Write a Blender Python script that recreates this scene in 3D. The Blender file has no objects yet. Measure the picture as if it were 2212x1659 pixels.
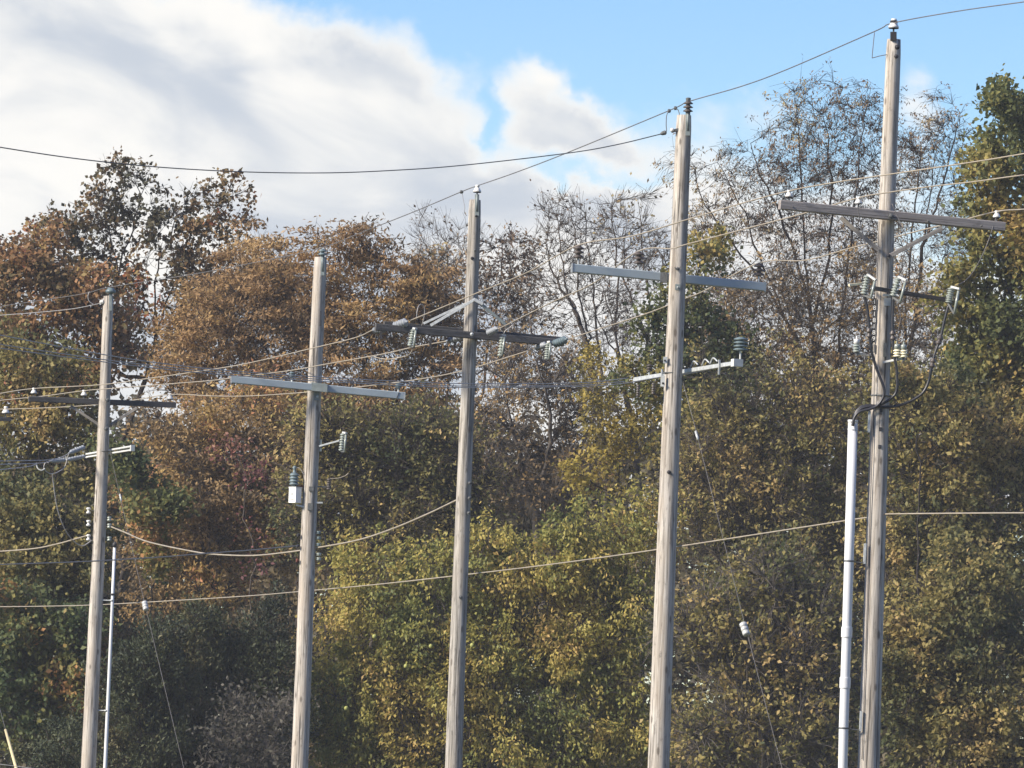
import bpy, math, random
import numpy as np
from mathutils import Vector, Matrix

# ------------------------------------------------------------------ camera
SC = bpy.context.scene
COL = SC.collection
F = 16000.0                      # focal length in photo units (photo measured as 2212 x 1659)
PITCH = math.atan((1749 - 829.5) / F)
ROLL = 0.0385
CAMPOS = Vector((0, 0, 1.6))
RM = Matrix.Rotation(math.pi / 2 + PITCH, 3, 'X') @ Matrix.Rotation(ROLL, 3, 'Z')
cd = bpy.data.cameras.new('camera')
cam = bpy.data.objects.new('camera', cd)
COL.objects.link(cam)
cam.matrix_world = Matrix.Translation(CAMPOS) @ RM.to_4x4()
cd.sensor_width = 36
cd.sensor_fit = 'HORIZONTAL'
cd.lens = 36 * F / 2212
cd.clip_start = 0.5
cd.clip_end = 6000
SC.camera = cam

# ------------------------------------------------------------------ light and exposure
SUN_DIR = Vector((-1.0, -0.50, 0.72)).normalized()      # towards the sun: from the left
sun_el = math.asin(SUN_DIR.z)
sun_az = math.atan2(SUN_DIR.x, SUN_DIR.y)
sl = bpy.data.lights.new('sun', 'SUN')
sl.energy = 3.7
sl.angle = math.radians(13)
sl.color = (1.0, 0.90, 0.76)
sun = bpy.data.objects.new('sun', sl)
COL.objects.link(sun)
sun.rotation_euler = SUN_DIR.to_track_quat('Z', 'Y').to_euler()

vs = SC.view_settings
vs.view_transform = 'Standard'
vs.look = 'None'
vs.exposure = 1.35
vs.gamma = 1.0
vs.use_curve_mapping = False
SC.cycles.use_denoising = True
SC.cycles.max_bounces = 5
SC.cycles.diffuse_bounces = 3
SC.cycles.transparent_max_bounces = 4

# ------------------------------------------------------------------ world: sky with broken cloud
W = bpy.data.worlds.new('World')
SC.world = W
W.use_nodes = True
nt = W.node_tree
for n in list(nt.nodes):
    nt.nodes.remove(n)
def nd(t, **kw):
    n = nt.nodes.new(t)
    for k, v in kw.items():
        setattr(n, k, v)
    return n
def val(sock, v):
    if hasattr(v, 'is_output'):
        nt.links.new(v, sock)
    else:
        sock.default_value = v
def mth(op, a, b=None, c=None, clamp=False):
    n = nd('ShaderNodeMath', operation=op, use_clamp=clamp)
    val(n.inputs[0], a)
    if b is not None: val(n.inputs[1], b)
    if c is not None: val(n.inputs[2], c)
    return n.outputs[0]
def sstep(x, a, b, lo=0.0, hi=1.0):
    n = nd('ShaderNodeMapRange', interpolation_type='SMOOTHSTEP')
    val(n.inputs[0], x); val(n.inputs[1], a); val(n.inputs[2], b); val(n.inputs[3], lo); val(n.inputs[4], hi)
    return n.outputs[0]
def mixc(f, a, b):
    n = nd('ShaderNodeMix', data_type='RGBA')
    val(n.inputs[0], f); val(n.inputs[6], a); val(n.inputs[7], b)
    return n.outputs[2]
SKY_STRENGTH = 0.08
tc = nd('ShaderNodeTexCoord')
sep = nd('ShaderNodeSeparateXYZ')
nt.links.new(tc.outputs['Generated'], sep.inputs[0])
az = mth('ARCTAN2', sep.outputs[0], sep.outputs[1])
el = mth('ARCSINE', sep.outputs[2])
SX = mth('MULTIPLY', az, F / 100)                      # about 100 photo units per unit
SY = mth('MULTIPLY', mth('SUBTRACT', el, PITCH), F / 100)
cr, sr = math.cos(ROLL), math.sin(ROLL)
U = mth('ADD', mth('ADD', mth('MULTIPLY', SX, cr), mth('MULTIPLY', SY, sr)), 11.06)
V = mth('SUBTRACT', 8.295, mth('SUBTRACT', mth('MULTIPLY', SY, cr), mth('MULTIPLY', SX, sr)))
def vec(x, y, z):
    c = nd('ShaderNodeCombineXYZ')
    val(c.inputs[0], x); val(c.inputs[1], y); val(c.inputs[2], z)
    return c.outputs[0]
def noise(v, scale, detail=6, rough=0.55, dist=0.0):
    n = nd('ShaderNodeTexNoise', noise_dimensions='3D')
    nt.links.new(v, n.inputs['Vector'])
    n.inputs['Scale'].default_value = scale
    n.inputs['Detail'].default_value = detail
    n.inputs['Roughness'].default_value = rough
    n.inputs['Distortion'].default_value = dist
    return n.outputs[0]
# ragged cloud edges: the large shapes are pushed about by finer turbulence
wn1 = noise(vec(U, V, 1.3), 0.55, 7, 0.58)
wn2 = noise(vec(U, V, 7.9), 0.55, 7, 0.58)
UW = mth('ADD', U, mth('MULTIPLY', mth('SUBTRACT', wn1, 0.5), 3.4))
VW = mth('ADD', V, mth('MULTIPLY', mth('SUBTRACT', wn2, 0.5), 2.0))
def blob(cx, cy, rx, ry, ang, amp):
    a = math.radians(ang); c, s = math.cos(a), math.sin(a)
    dx = mth('SUBTRACT', UW, cx); dy = mth('SUBTRACT', VW, cy)
    p = mth('DIVIDE', mth('ADD', mth('MULTIPLY', dx, c), mth('MULTIPLY', dy, s)), rx)
    q = mth('DIVIDE', mth('SUBTRACT', mth('MULTIPLY', dy, c), mth('MULTIPLY', dx, s)), ry)
    r2 = mth('ADD', mth('MULTIPLY', p, p), mth('MULTIPLY', q, q))
    return mth('MULTIPLY', mth('EXPONENT', mth('MULTIPLY', r2, -1.0)), amp)
# slanting streak coordinates (clouds drift down to the right)
a0 = math.radians(16)
S1 = mth('ADD', mth('MULTIPLY', U, math.cos(a0)), mth('MULTIPLY', V, math.sin(a0)))
S2 = mth('SUBTRACT', mth('MULTIPLY', V, math.cos(a0)), mth('MULTIPLY', U, math.sin(a0)))
nbig = noise(vec(mth('MULTIPLY', S1, 0.55), S2, 3.7), 0.22, 3, 0.5)
nmid = noise(vec(mth('MULTIPLY', S1, 0.7), S2, 9.1), 0.42, 7, 0.5, 0.2)
cover = mth('ADD', mth('MULTIPLY', mth('SUBTRACT', nbig, 0.5), 1.3), mth('MULTIPLY', mth('SUBTRACT', nmid, 0.5), 1.5))
for b in [(-4.0, 6.0, 10.5, 6.5, 0, 1.0),          # the big bank filling the left
          (5.2, 2.3, 5.0, 2.6, 18, 0.85),
          (8.0, 5.2, 4.5, 2.6, 0, 0.7),
          (12.3, 2.5, 1.9, 0.75, 48, 0.62),          # the tower right of it
          (13.0, 4.9, 2.8, 0.85, 6, 0.6),           # low band above the bare trees
          (8.8, 0.25, 0.7, 0.35, 30, 0.30),
          (16.2, 2.3, 1.5, 0.75, 20, 0.36), (19.7, 2.4, 0.8, 1.2, -20, 0.42), (17.0, 6.2, 5.5, 2.6, 0, 0.35),
          (13.3, 3.75, 1.9, 0.28, 12, -0.60), (10.75, 2.75, 0.35, 0.9, 0, -0.35),
          (18.0, 0.0, 7.0, 2.2, 0, -0.55), (12.2, 0.2, 2.5, 1.2, 0, -0.45), (15.2, 1.2, 2.2, 1.2, 20, -0.25), (11.0, 9.5, 30.0, 2.6, 0, 0.75), (8.0, -0.9, 3.2, 1.3, 14, -0.75)]:
    cover = mth('ADD', cover, blob(*b))
mask = sstep(cover, 0.00, 0.60)
thick = noise(vec(mth('MULTIPLY', S1, 0.42), S2, 21.3), 0.50, 5, 0.48, 0.4)
shade = mth('MULTIPLY', sstep(thick, 0.34, 0.64), sstep(cover, 0.28, 0.90))
K = 1.0 / SKY_STRENGTH / 2 ** 1.33
ccol = mixc(shade, (1.0 * K, 0.985 * K, 0.95 * K, 1), (0.60 * K, 0.655 * K, 0.735 * K, 1))
sky = nd('ShaderNodeTexSky', sky_type='NISHITA')
sky.sun_disc = False
sky.sun_elevation = sun_el
sky.sun_rotation = sun_az
sky.altitude = 200
sky.air_density = 1.0
sky.dust_density = 0.0
sky.ozone_density = 3.0
hs = nd('ShaderNodeHueSaturation')
hs.inputs['Hue'].default_value = 0.520
hs.inputs['Saturation'].default_value = 1.36
hs.inputs['Value'].default_value = 0.77
nt.links.new(sky.outputs[0], hs.inputs['Color'])
skyc = mixc(mask, hs.outputs[0], ccol)
bg = nd('ShaderNodeBackground')
nt.links.new(skyc, bg.inputs[0])
bg.inputs[1].default_value = SKY_STRENGTH
wo = nd('ShaderNodeOutputWorld')
nt.links.new(bg.outputs[0], wo.inputs[0])

# ------------------------------------------------------------------ helpers
def at(x, y, D):
    """photo point (x, y) at world distance D (metres ahead of the camera) -> world position"""
    d = RM @ Vector(((x - 1106) / F, -(y - 829.5) / F, -1.0))
    return CAMPOS + d * (D / d.y)
def ppm(D):
    return F / D
def tag(o, label=None, cat=None, group=None, kind=None):
    if label: o['label'] = label
    if cat: o['category'] = cat
    if group: o['group'] = group
    if kind: o['kind'] = kind
    return o
def empty(name, loc):
    o = bpy.data.objects.new(name, None)
    o.empty_display_size = 0.3
    o.location = loc
    COL.objects.link(o)
    ORG[o] = Vector(loc)
    return o
ORG = {}
class MB:
    def __init__(s):
        s.v = []; s.f = []
    def box(s, c, ax, ay, az_):
        """c centre; ax, ay, az_ half-extent vectors"""
        c = Vector(c); b = len(s.v)
        for i in (-1, 1):
            for j in (-1, 1):
                for k in (-1, 1):
                    s.v.append(c + ax * i + ay * j + az_ * k)
        for q in ((0,1,3,2),(4,6,7,5),(0,4,5,1),(2,3,7,6),(0,2,6,4),(1,5,7,3)):
            s.f.append(tuple(b + i for i in q))
        return s
    def bar(s, a, b, w, h, up=Vector((0, 0, 1)), bev=0.0):
        """a rectangular bar from a to b, w across, h along up, edges bevelled"""
        a = Vector(a); b = Vector(b)
        d = (b - a).normalized()
        x = d.cross(up).normalized(); z = x.cross(d).normalized()
        bv = bev or min(w, h) * 0.10
        prof = [(-w/2+bv,-h/2),(w/2-bv,-h/2),(w/2,-h/2+bv),(w/2,h/2-bv),(w/2-bv,h/2),(-w/2+bv,h/2),(-w/2,h/2-bv),(-w/2,-h/2+bv)]
        n = 8; o = len(s.v)
        for p in (a, b):
            for (i, j) in prof:
                s.v.append(p + x * i + z * j)
        for i in range(n):
            s.f.append((o+i, o+(i+1)%n, o+n+(i+1)%n, o+n+i))
        s.f.append(tuple(o+i for i in reversed(range(n))))
        s.f.append(tuple(o+n+i for i in range(n)))
        return s
    def tube(s, pts, r, n=8, cap=True):
        pts = [Vector(p) for p in pts]
        rs = r if isinstance(r, (list, tuple)) else [r] * len(pts)
        o = len(s.v); m = len(pts)
        ref = None
        for i, p in enumerate(pts):
            d = (pts[min(i+1, m-1)] - pts[max(i-1, 0)])
            if d.length < 1e-9: d = Vector((0, 0, 1))
            d.normalize()
            if ref is None:
                ref = Vector((0, 0, 1)) if abs(d.z) < 0.9 else Vector((1, 0, 0))
            x = d.cross(ref).normalized(); y = d.cross(x).normalized()
            ref = x.cross(d)
            for k in range(n):
                t = 2 * math.pi * k / n
                s.v.append(p + (x * math.cos(t) + y * math.sin(t)) * rs[i])
        for i in range(m - 1):
            for k in range(n):
                s.f.append((o+i*n+k, o+i*n+(k+1)%n, o+(i+1)*n+(k+1)%n, o+(i+1)*n+k))
        if cap:
            s.f.append(tuple(o+k for k in reversed(range(n))))
            s.f.append(tuple(o+(m-1)*n+k for k in range(n)))
        return s
    def lathe(s, base, axis, prof, n=12):
        """prof: list of (height along axis, radius)"""
        base = Vector(base); d = Vector(axis).normalized()
        ref = Vector((0, 0, 1)) if abs(d.z) < 0.9 else Vector((1, 0, 0))
        x = d.cross(ref).normalized(); y = d.cross(x).normalized()
        o = len(s.v)
        for (h, r) in prof:
            for k in range(n):
                t = 2 * math.pi * k / n
                s.v.append(base + d * h + (x * math.cos(t) + y * math.sin(t)) * r)
        m = len(prof)
        for i in range(m - 1):
            for k in range(n):
                s.f.append((o+i*n+k, o+i*n+(k+1)%n, o+(i+1)*n+(k+1)%n, o+(i+1)*n+k))
        s.f.append(tuple(o+k for k in reversed(range(n))))
        s.f.append(tuple(o+(m-1)*n+k for k in range(n)))
        return s
    def build(s, name, mat, parent=None, smooth=False, org=None):
        o3 = ORG.get(parent, Vector((0, 0, 0))) if parent is not None else Vector(org or (0, 0, 0))
        me = bpy.data.meshes.new(name)
        me.from_pydata([tuple(v - o3) for v in s.v], [], s.f)
        me.materials.append(M[mat])
        if smooth:
            me.polygons.foreach_set('use_smooth', [True] * len(me.polygons))
        me.update()
        ob = bpy.data.objects.new(name, me)
        COL.objects.link(ob)
        if parent is not None:
            ob.parent = parent
        else:
            ob.location = o3
        ORG[ob] = o3
        return ob
def spline(pts, k=8):
    """Catmull-Rom through the points"""
    p = [Vector(q) for q in pts]
    if len(p) < 3:
        return [p[0].lerp(p[-1], i / k) for i in range(k + 1)]
    p = [p[0] * 2 - p[1]] + p + [p[-1] * 2 - p[-2]]
    out = []
    for i in range(1, len(p) - 2):
        a, b, c, d = p[i-1], p[i], p[i+1], p[i+2]
        for j in range(k):
            t = j / k
            out.append(0.5 * ((2*b) + (c-a)*t + (2*a-5*b+4*c-d)*t*t + (3*b-a-3*c+d)*t**3))
    out.append(p[-2])
    return out
def shed_prof(L, core, shed, n, z0=0.0, z1=None):
    """insulator profile with n sheds over length L"""
    pr = [(0, core)]
    z1 = L if z1 is None else z1
    st = (z1 - z0) / n
    for i in range(n):
        z = z0 + i * st
        pr += [(z + st*0.10, core), (z + st*0.25, shed), (z + st*0.42, shed*0.96), (z + st*0.9, core*1.05)]
    pr.append((L, core))
    return pr

# ------------------------------------------------------------------ materials
M = {}
def new_mat(name):
    m = bpy.data.materials.new(name); m.use_nodes = True
    t = m.node_tree
    bs = t.nodes['Principled BSDF']
    M[name] = m
    return m, t, bs
def plain(name, col, rough=0.6, metal=0.0, var=0.25, scale=6.0, spec=0.4, bump=0.0):
    m, t, bs = new_mat(name)
    tcn = t.nodes.new('ShaderNodeTexCoord')
    no = t.nodes.new('ShaderNodeTexNoise'); no.inputs['Scale'].default_value = scale; no.inputs['Detail'].default_value = 6
    t.links.new(tcn.outputs['Object'], no.inputs['Vector'])
    mr = t.nodes.new('ShaderNodeMapRange')
    mr.inputs[1].default_value = 0.3; mr.inputs[2].default_value = 0.7
    mr.inputs[3].default_value = 1 - var; mr.inputs[4].default_value = 1 + var
    t.links.new(no.outputs[0], mr.inputs[0])
    mx = t.nodes.new('ShaderNodeMix'); mx.data_type = 'RGBA'; mx.blend_type = 'MULTIPLY'
    mx.inputs[0].default_value = 1.0; mx.inputs[6].default_value = (*col, 1)
    t.links.new(mr.outputs[0], mx.inputs[7])
    t.links.new(mx.outputs[2], bs.inputs['Base Color'])
    bs.inputs['Roughness'].default_value = rough
    bs.inputs['Metallic'].default_value = metal
    bs.inputs['Specular IOR Level'].default_value = spec
    if bump:
        bp = t.nodes.new('ShaderNodeBump'); bp.inputs['Strength'].default_value = bump; bp.inputs['Distance'].default_value = 0.01
        t.links.new(no.outputs[0], bp.inputs['Height']); t.links.new(bp.outputs[0], bs.inputs['Normal'])
    return m
def wood(name, dark, light, warm, axis=2, fine=55.0):
    """weathered timber: grain and drying cracks run along the given axis"""
    m, t, bs = new_mat(name)
    L = t.links.new
    tcn = t.nodes.new('ShaderNodeTexCoord'); oi = t.nodes.new('ShaderNodeObjectInfo')
    cmb = t.nodes.new('ShaderNodeCombineXYZ')
    mu = t.nodes.new('ShaderNodeMath'); mu.operation = 'MULTIPLY'; mu.inputs[1].default_value = 37.0
    L(oi.outputs['Random'], mu.inputs[0])
    for i in range(3): L(mu.outputs[0], cmb.inputs[i])
    ad = t.nodes.new('ShaderNodeVectorMath'); ad.operation = 'ADD'
    L(tcn.outputs['Object'], ad.inputs[0]); L(cmb.outputs[0], ad.inputs[1])
    def nz(sc, det, rough=0.6, st=0.05, dist=0.0):
        mp = t.nodes.new('ShaderNodeMapping')
        s3 = [sc, sc, sc]; s3[axis] = sc * st
        mp.inputs['Scale'].default_value = s3
        L(ad.outputs[0], mp.inputs['Vector'])
        n = t.nodes.new('ShaderNodeTexNoise'); n.inputs['Scale'].default_value = 1.0
        n.inputs['Detail'].default_value = det; n.inputs['Roughness'].default_value = rough; n.inputs['Distortion'].default_value = dist
        L(mp.outputs[0], n.inputs['Vector']); return n.outputs[0]
    def rng(x, a, b, lo, hi):
        n = t.nodes.new('ShaderNodeMapRange'); n.inputs[1].default_value = a; n.inputs[2].default_value = b
        n.inputs[3].default_value = lo; n.inputs[4].default_value = hi; L(x, n.inputs[0]); return n.outputs[0]
    def mix(f, a, b):
        n = t.nodes.new('ShaderNodeMix'); n.data_type = 'RGBA'
        L(f, n.inputs[0])
        for k, c in ((6, a), (7, b)):
            if isinstance(c, tuple): n.inputs[k].default_value = (*c, 1)
            else: L(c, n.inputs[k])
        return n.outputs[2]
    grain = nz(fine, 6, 0.65, 0.035, 0.6)
    patch = nz(5.0, 4, 0.6, 0.22)
    blot = nz(16.0, 5, 0.7, 0.30)
    crack = nz(26.0, 3, 0.5, 0.02, 0.3)
    c = mix(rng(grain, 0.36, 0.60, 0, 1), dark, light)
    c = mix(rng(patch, 0.40, 0.72, 0, 0.65), c, warm)
    c = mix(rng(blot, 0.56, 0.70, 0, 0.6), c, tuple(x * 0.55 for x in dark))
    if axis == 2:
        # knots and old spike holes
        mpk = t.nodes.new('ShaderNodeMapping'); mpk.inputs['Scale'].default_value = (7, 7, 2.6)
        L(ad.outputs[0], mpk.inputs['Vector'])
        vo = t.nodes.new('ShaderNodeTexVoronoi'); vo.inputs['Scale'].default_value = 1.0
        L(mpk.outputs[0], vo.inputs['Vector'])
        c = mix(rng(vo.outputs['Distance'], 0.20, 0.11, 0, 0.75), c, (0.09, 0.075, 0.06))
    ck = rng(crack, 0.63, 0.67, 0, 0.85)
    c = mix(ck, c, (0.05, 0.045, 0.04))
    L(c, bs.inputs['Base Color'])
    bs.inputs['Roughness'].default_value = 0.85
    bs.inputs['Specular IOR Level'].default_value = 0.2
    bp = t.nodes.new('ShaderNodeBump'); bp.inputs['Strength'].default_value = 0.6; bp.inputs['Distance'].default_value = 0.012
    hh = t.nodes.new('ShaderNodeMath'); hh.operation = 'SUBTRACT'
    L(grain, hh.inputs[0]); L(ck, hh.inputs[1]); L(hh.outputs[0], bp.inputs['Height'])
    L(bp.outputs[0], bs.inputs['Normal'])
    return m
wood('pole_wood', (0.135, 0.122, 0.107), (0.48, 0.45, 0.405), (0.36, 0.305, 0.245), fine=26)
wood('pole_wood_old', (0.10, 0.094, 0.083), (0.41, 0.388, 0.352), (0.28, 0.245, 0.20), fine=24)
wood('arm_wood', (0.17, 0.155, 0.15), (0.30, 0.28, 0.27), (0.26, 0.23, 0.20), axis=0, fine=40)
wood('arm_wood_dark', (0.045, 0.045, 0.048), (0.09, 0.09, 0.092), (0.07, 0.065, 0.06), axis=0, fine=40)
wood('brace_wood', (0.13, 0.125, 0.12), (0.25, 0.235, 0.22), (0.2, 0.18, 0.15), axis=0, fine=40)
plain('arm_grey', (0.31, 0.365, 0.395), 0.5, 0.0, 0.08, 2.0)
plain('galvanised', (0.42, 0.44, 0.44), 0.5, 0.35, 0.22, 18)
plain('galvanised_pale', (0.50, 0.51, 0.49), 0.5, 0.1, 0.12, 12)
plain('steel_dark', (0.10, 0.105, 0.105), 0.6, 0.3, 0.3, 25)
plain('steel_green', (0.17, 0.20, 0.20), 0.6, 0.2, 0.2, 15)
plain('iron_black', (0.022, 0.022, 0.026), 0.6, 0.0, 0.3, 20)
plain('rust', (0.15, 0.05, 0.03), 0.8, 0.0, 0.3, 30)
plain('porcelain_white', (0.58, 0.58, 0.56), 0.25, 0.0, 0.06, 10, 0.6)
plain('porcelain_grey', (0.24, 0.27, 0.245), 0.25, 0.0, 0.12, 10, 0.6)
plain('polymer_grey', (0.24, 0.26, 0.28), 0.5, 0.0, 0.2, 14)
plain('polymer_dark', (0.065, 0.055, 0.05), 0.45, 0.0, 0.25, 14)
plain('polymer_slate', (0.11, 0.15, 0.165), 0.4, 0.0, 0.2, 14)
plain('cream', (0.72, 0.66, 0.46), 0.5, 0.0, 0.12, 14)
plain('cream_brown', (0.45, 0.36, 0.22), 0.5, 0.0, 0.2, 14)
plain('pvc_white', (0.58, 0.59, 0.60), 0.42, 0.0, 0.05, 1.5)
plain('cabinet_white', (0.78, 0.78, 0.76), 0.4, 0.0, 0.06, 8)
plain('cable_black', (0.02, 0.02, 0.024), 0.42, 0.0, 0.2, 12, 0.5)
plain('wire_tan', (0.32, 0.28, 0.215), 0.5, 0.2, 0.15, 3)
plain('wire_grey', (0.34, 0.33, 0.32), 0.5, 0.3, 0.15, 3)
plain('wire_dark', (0.12, 0.115, 0.115), 0.6, 0.2, 0.2, 3)
plain('tag_black', (0.015, 0.015, 0.017), 0.5)
plain('tag_white', (0.75, 0.75, 0.73), 0.5, 0.0, 0.05)
plain('guard_yellow', (0.50, 0.43, 0.24), 0.5, 0.0, 0.12, 5)
plain('bark', (0.075, 0.064, 0.055), 0.9, 0.0, 0.45, 9, 0.1, 0.5)
plain('bark_dark', (0.035, 0.03, 0.028), 0.9, 0.0, 0.45, 9, 0.1, 0.5)
plain('bark_grey', (0.11, 0.098, 0.088), 0.9, 0.0, 0.4, 9, 0.1, 0.5)
plain('porcelain_aged', (0.40, 0.41, 0.40), 0.35, 0.0, 0.2, 12, 0.5)
plain('fruit_skin', (0.27, 0.28, 0.085), 0.6, 0.0, 0.25, 40, 0.3, 0.6)
plain('ground_mat', (0.09, 0.085, 0.04), 0.95, 0.0, 0.5, 0.35, 0.1)

def leaf_mat(name, stops, trans=0.40, gain=1.78):
    stops = [(p, tuple(min(0.5, (v * 0.93 + 0.07 * (0.3 * c[0] + 0.6 * c[1] + 0.1 * c[2])) * gain) for v in c)) for p, c in stops]
    m, t, bs = new_mat(name)
    L = t.links.new
    a = t.nodes.new('ShaderNodeAttribute'); a.attribute_name = 'tint'
    r = t.nodes.new('ShaderNodeValToRGB')
    el_ = r.color_ramp.elements
    el_[0].position = stops[0][0]; el_[0].color = (*stops[0][1], 1)
    el_[1].position = stops[-1][0]; el_[1].color = (*stops[-1][1], 1)
    for p, c in stops[1:-1]:
        e = el_.new(p); e.color = (*c, 1)
    L(a.outputs['Fac'], r.inputs[0])
    L(r.outputs[0], bs.inputs['Base Color'])
    bs.inputs['Roughness'].default_value = 0.6
    bs.inputs['Specular IOR Level'].default_value = 0.25
    tr = t.nodes.new('ShaderNodeBsdfTranslucent'); L(r.outputs[0], tr.inputs[0])
    mx = t.nodes.new('ShaderNodeMixShader'); mx.inputs[0].default_value = trans
    L(bs.outputs[0], mx.inputs[1]); L(tr.outputs[0], mx.inputs[2])
    L(mx.outputs[0], t.nodes['Material Output'].inputs[0])
leaf_mat('leaf_darkmaple', [(0, (0.035, 0.035, 0.02)), (0.35, (0.065, 0.055, 0.028)), (0.65, (0.12, 0.07, 0.03)), (0.85, (0.13, 0.10, 0.035)), (1, (0.20, 0.07, 0.03))])
leaf_mat('leaf_orange', [(0, (0.065, 0.055, 0.025)), (0.3, (0.14, 0.085, 0.036)), (0.6, (0.18, 0.095, 0.042)), (0.8, (0.17, 0.13, 0.04)), (1, (0.22, 0.085, 0.045))])
leaf_mat('leaf_rust', [(0, (0.085, 0.06, 0.034)), (0.35, (0.155, 0.098, 0.046)), (0.65, (0.205, 0.125, 0.052)), (0.88, (0.21, 0.145, 0.055)), (1, (0.27, 0.18, 0.08))])
leaf_mat('leaf_brownsparse', [(0, (0.07, 0.05, 0.038)), (0.5, (0.135, 0.092, 0.056)), (0.8, (0.18, 0.125, 0.06)), (1, (0.20, 0.16, 0.07))])
leaf_mat('leaf_gold', [(0, (0.045, 0.062, 0.02)), (0.28, (0.09, 0.105, 0.028)), (0.5, (0.18, 0.17, 0.035)), (0.75, (0.27, 0.215, 0.045)), (1, (0.31, 0.21, 0.065))], 0.40, 1.55)
leaf_mat('leaf_ivy', [(0, (0.028, 0.042, 0.018)), (0.35, (0.06, 0.07, 0.022)), (0.6, (0.13, 0.12, 0.03)), (0.85, (0.21, 0.155, 0.04)), (1, (0.24, 0.16, 0.045))])
leaf_mat('leaf_olive', [(0, (0.035, 0.045, 0.018)), (0.3, (0.075, 0.075, 0.026)), (0.55, (0.13, 0.11, 0.032)), (0.8, (0.185, 0.15, 0.045)), (1, (0.235, 0.165, 0.06))])
leaf_mat('leaf_green', [(0, (0.018, 0.03, 0.014)), (0.4, (0.035, 0.052, 0.02)), (0.7, (0.07, 0.08, 0.025)), (0.9, (0.14, 0.12, 0.03)), (1, (0.24, 0.12, 0.04))])
leaf_mat('leaf_cedar', [(0, (0.016, 0.022, 0.013)), (0.5, (0.034, 0.044, 0.02)), (0.85, (0.058, 0.066, 0.028)), (1, (0.09, 0.08, 0.03))], 0.15, 1.25)
leaf_mat('leaf_tan', [(0, (0.07, 0.055, 0.035)), (0.35, (0.15, 0.10, 0.045)), (0.65, (0.22, 0.145, 0.055)), (0.85, (0.24, 0.17, 0.05)), (1, (0.27, 0.125, 0.06))])
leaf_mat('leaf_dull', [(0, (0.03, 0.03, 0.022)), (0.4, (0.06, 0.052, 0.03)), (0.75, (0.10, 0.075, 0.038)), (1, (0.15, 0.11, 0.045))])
leaf_mat('leaf_yellow', [(0, (0.10, 0.09, 0.025)), (0.5, (0.24, 0.18, 0.03)), (1, (0.36, 0.25, 0.05))])
leaf_mat('leaf_red', [(0, (0.06, 0.03, 0.03)), (0.5, (0.11, 0.035, 0.038)), (1, (0.16, 0.08, 0.05))])
leaf_mat('leaf_pale', [(0, (0.026, 0.026, 0.02)), (0.5, (0.045, 0.042, 0.032)), (1, (0.08, 0.073, 0.053))])

# ------------------------------------------------------------------ ground
g = MB()
gs = 2500
nx = 24
for j in range(nx + 1):
    for i in range(nx + 1):
        x = -gs + 2 * gs * i / nx; y = -400 + (gs + 400) * (j / nx) ** 1.6
        g.v.append(Vector((x, y, 0.0)))
for j in range(nx):
    for i in range(nx):
        a = j * (nx + 1) + i
        g.f.append((a, a + 1, a + nx + 2, a + nx + 1))
tag(g.build('ground', 'ground_mat'), kind='structure')

# ------------------------------------------------------------------ trees
def grow(rng, att, trunk, step, dk, di=5.0, up=0.12, wig=0.25, iters=140, maxn=9000):
    """space colonisation: returns node positions and parent indices"""
    P = np.zeros((maxn, 3)); par = np.full(maxn, -1, dtype=np.int64)
    n = 0
    for q, pi in trunk:
        P[n] = q; par[n] = pi; n += 1
    d = np.linalg.norm(att[:, None, :] - P[None, :n, :], axis=2)
    ni = d.argmin(1); ndist = d[np.arange(len(att)), ni]
    alive = ndist > dk
    for it in range(iters):
        act = alive & (ndist < (di if it > 12 else 1e9))
        if not act.any() or n > maxn - 400: break
        ai = np.nonzero(act)[0]
        v = att[ai] - P[ni[ai]]
        v /= np.linalg.norm(v, axis=1)[:, None] + 1e-9
        u, inv = np.unique(ni[ai], return_inverse=True)
        acc = np.zeros((len(u), 3)); np.add.at(acc, inv, v)
        acc /= np.linalg.norm(acc, axis=1)[:, None] + 1e-9
        acc += rng.normal(0, wig, acc.shape); acc[:, 2] += up
        acc /= np.linalg.norm(acc, axis=1)[:, None] + 1e-9
        k = min(len(u), maxn - n)
        new = P[u[:k]] + acc[:k] * step
        P[n:n+k] = new; par[n:n+k] = u[:k]
        al = np.nonzero(alive)[0]
        dd = np.linalg.norm(att[al][:, None, :] - new[None], axis=2)
        j = dd.argmin(1); m = dd[np.arange(len(al)), j]
        b = m < ndist[al]
        ndist[al[b]] = m[b]; ni[al[b]] = n + j[b]
        alive[al[m < dk]] = False
        n += k
    return P[:n], par[:n]
def radii(P, par, tip, ex, rmax):
    n = len(P); a = np.zeros(n); kids = np.zeros(n, dtype=int)
    for i in range(n - 1, -1, -1):
        if a[i] == 0: a[i] = tip ** ex
        if par[i] >= 0:
            a[par[i]] += a[i]; kids[par[i]] += 1
    r = a ** (1 / ex)
    if r[0] > rmax:
        big = r > tip * 3
        r[big] = tip * 3 + (r[big] - tip * 3) * (rmax - tip * 3) / (r[0] - tip * 3)
    return r, kids
def np_mesh(name, V_, F_, mat, parent, org, tint=None):
    me = bpy.data.meshes.new(name)
    me.vertices.add(len(V_)); me.vertices.foreach_set('co', (V_ - np.array(org)).astype(np.float32).ravel())
    k = F_.shape[1]
    me.loops.add(F_.size); me.loops.foreach_set('vertex_index', F_.astype(np.int32).ravel())
    me.polygons.add(len(F_)); me.polygons.foreach_set('loop_start', np.arange(0, F_.size, k, dtype=np.int32))
    if tint is not None:
        at_ = me.attributes.new('tint', 'FLOAT', 'POINT')
        at_.data.foreach_set('value', tint.astype(np.float32))
    me.update(calc_edges=True)
    me.materials.append(M[mat])
    ob = bpy.data.objects.new(name, me); COL.objects.link(ob); ob.parent = parent
    return ob
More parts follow.
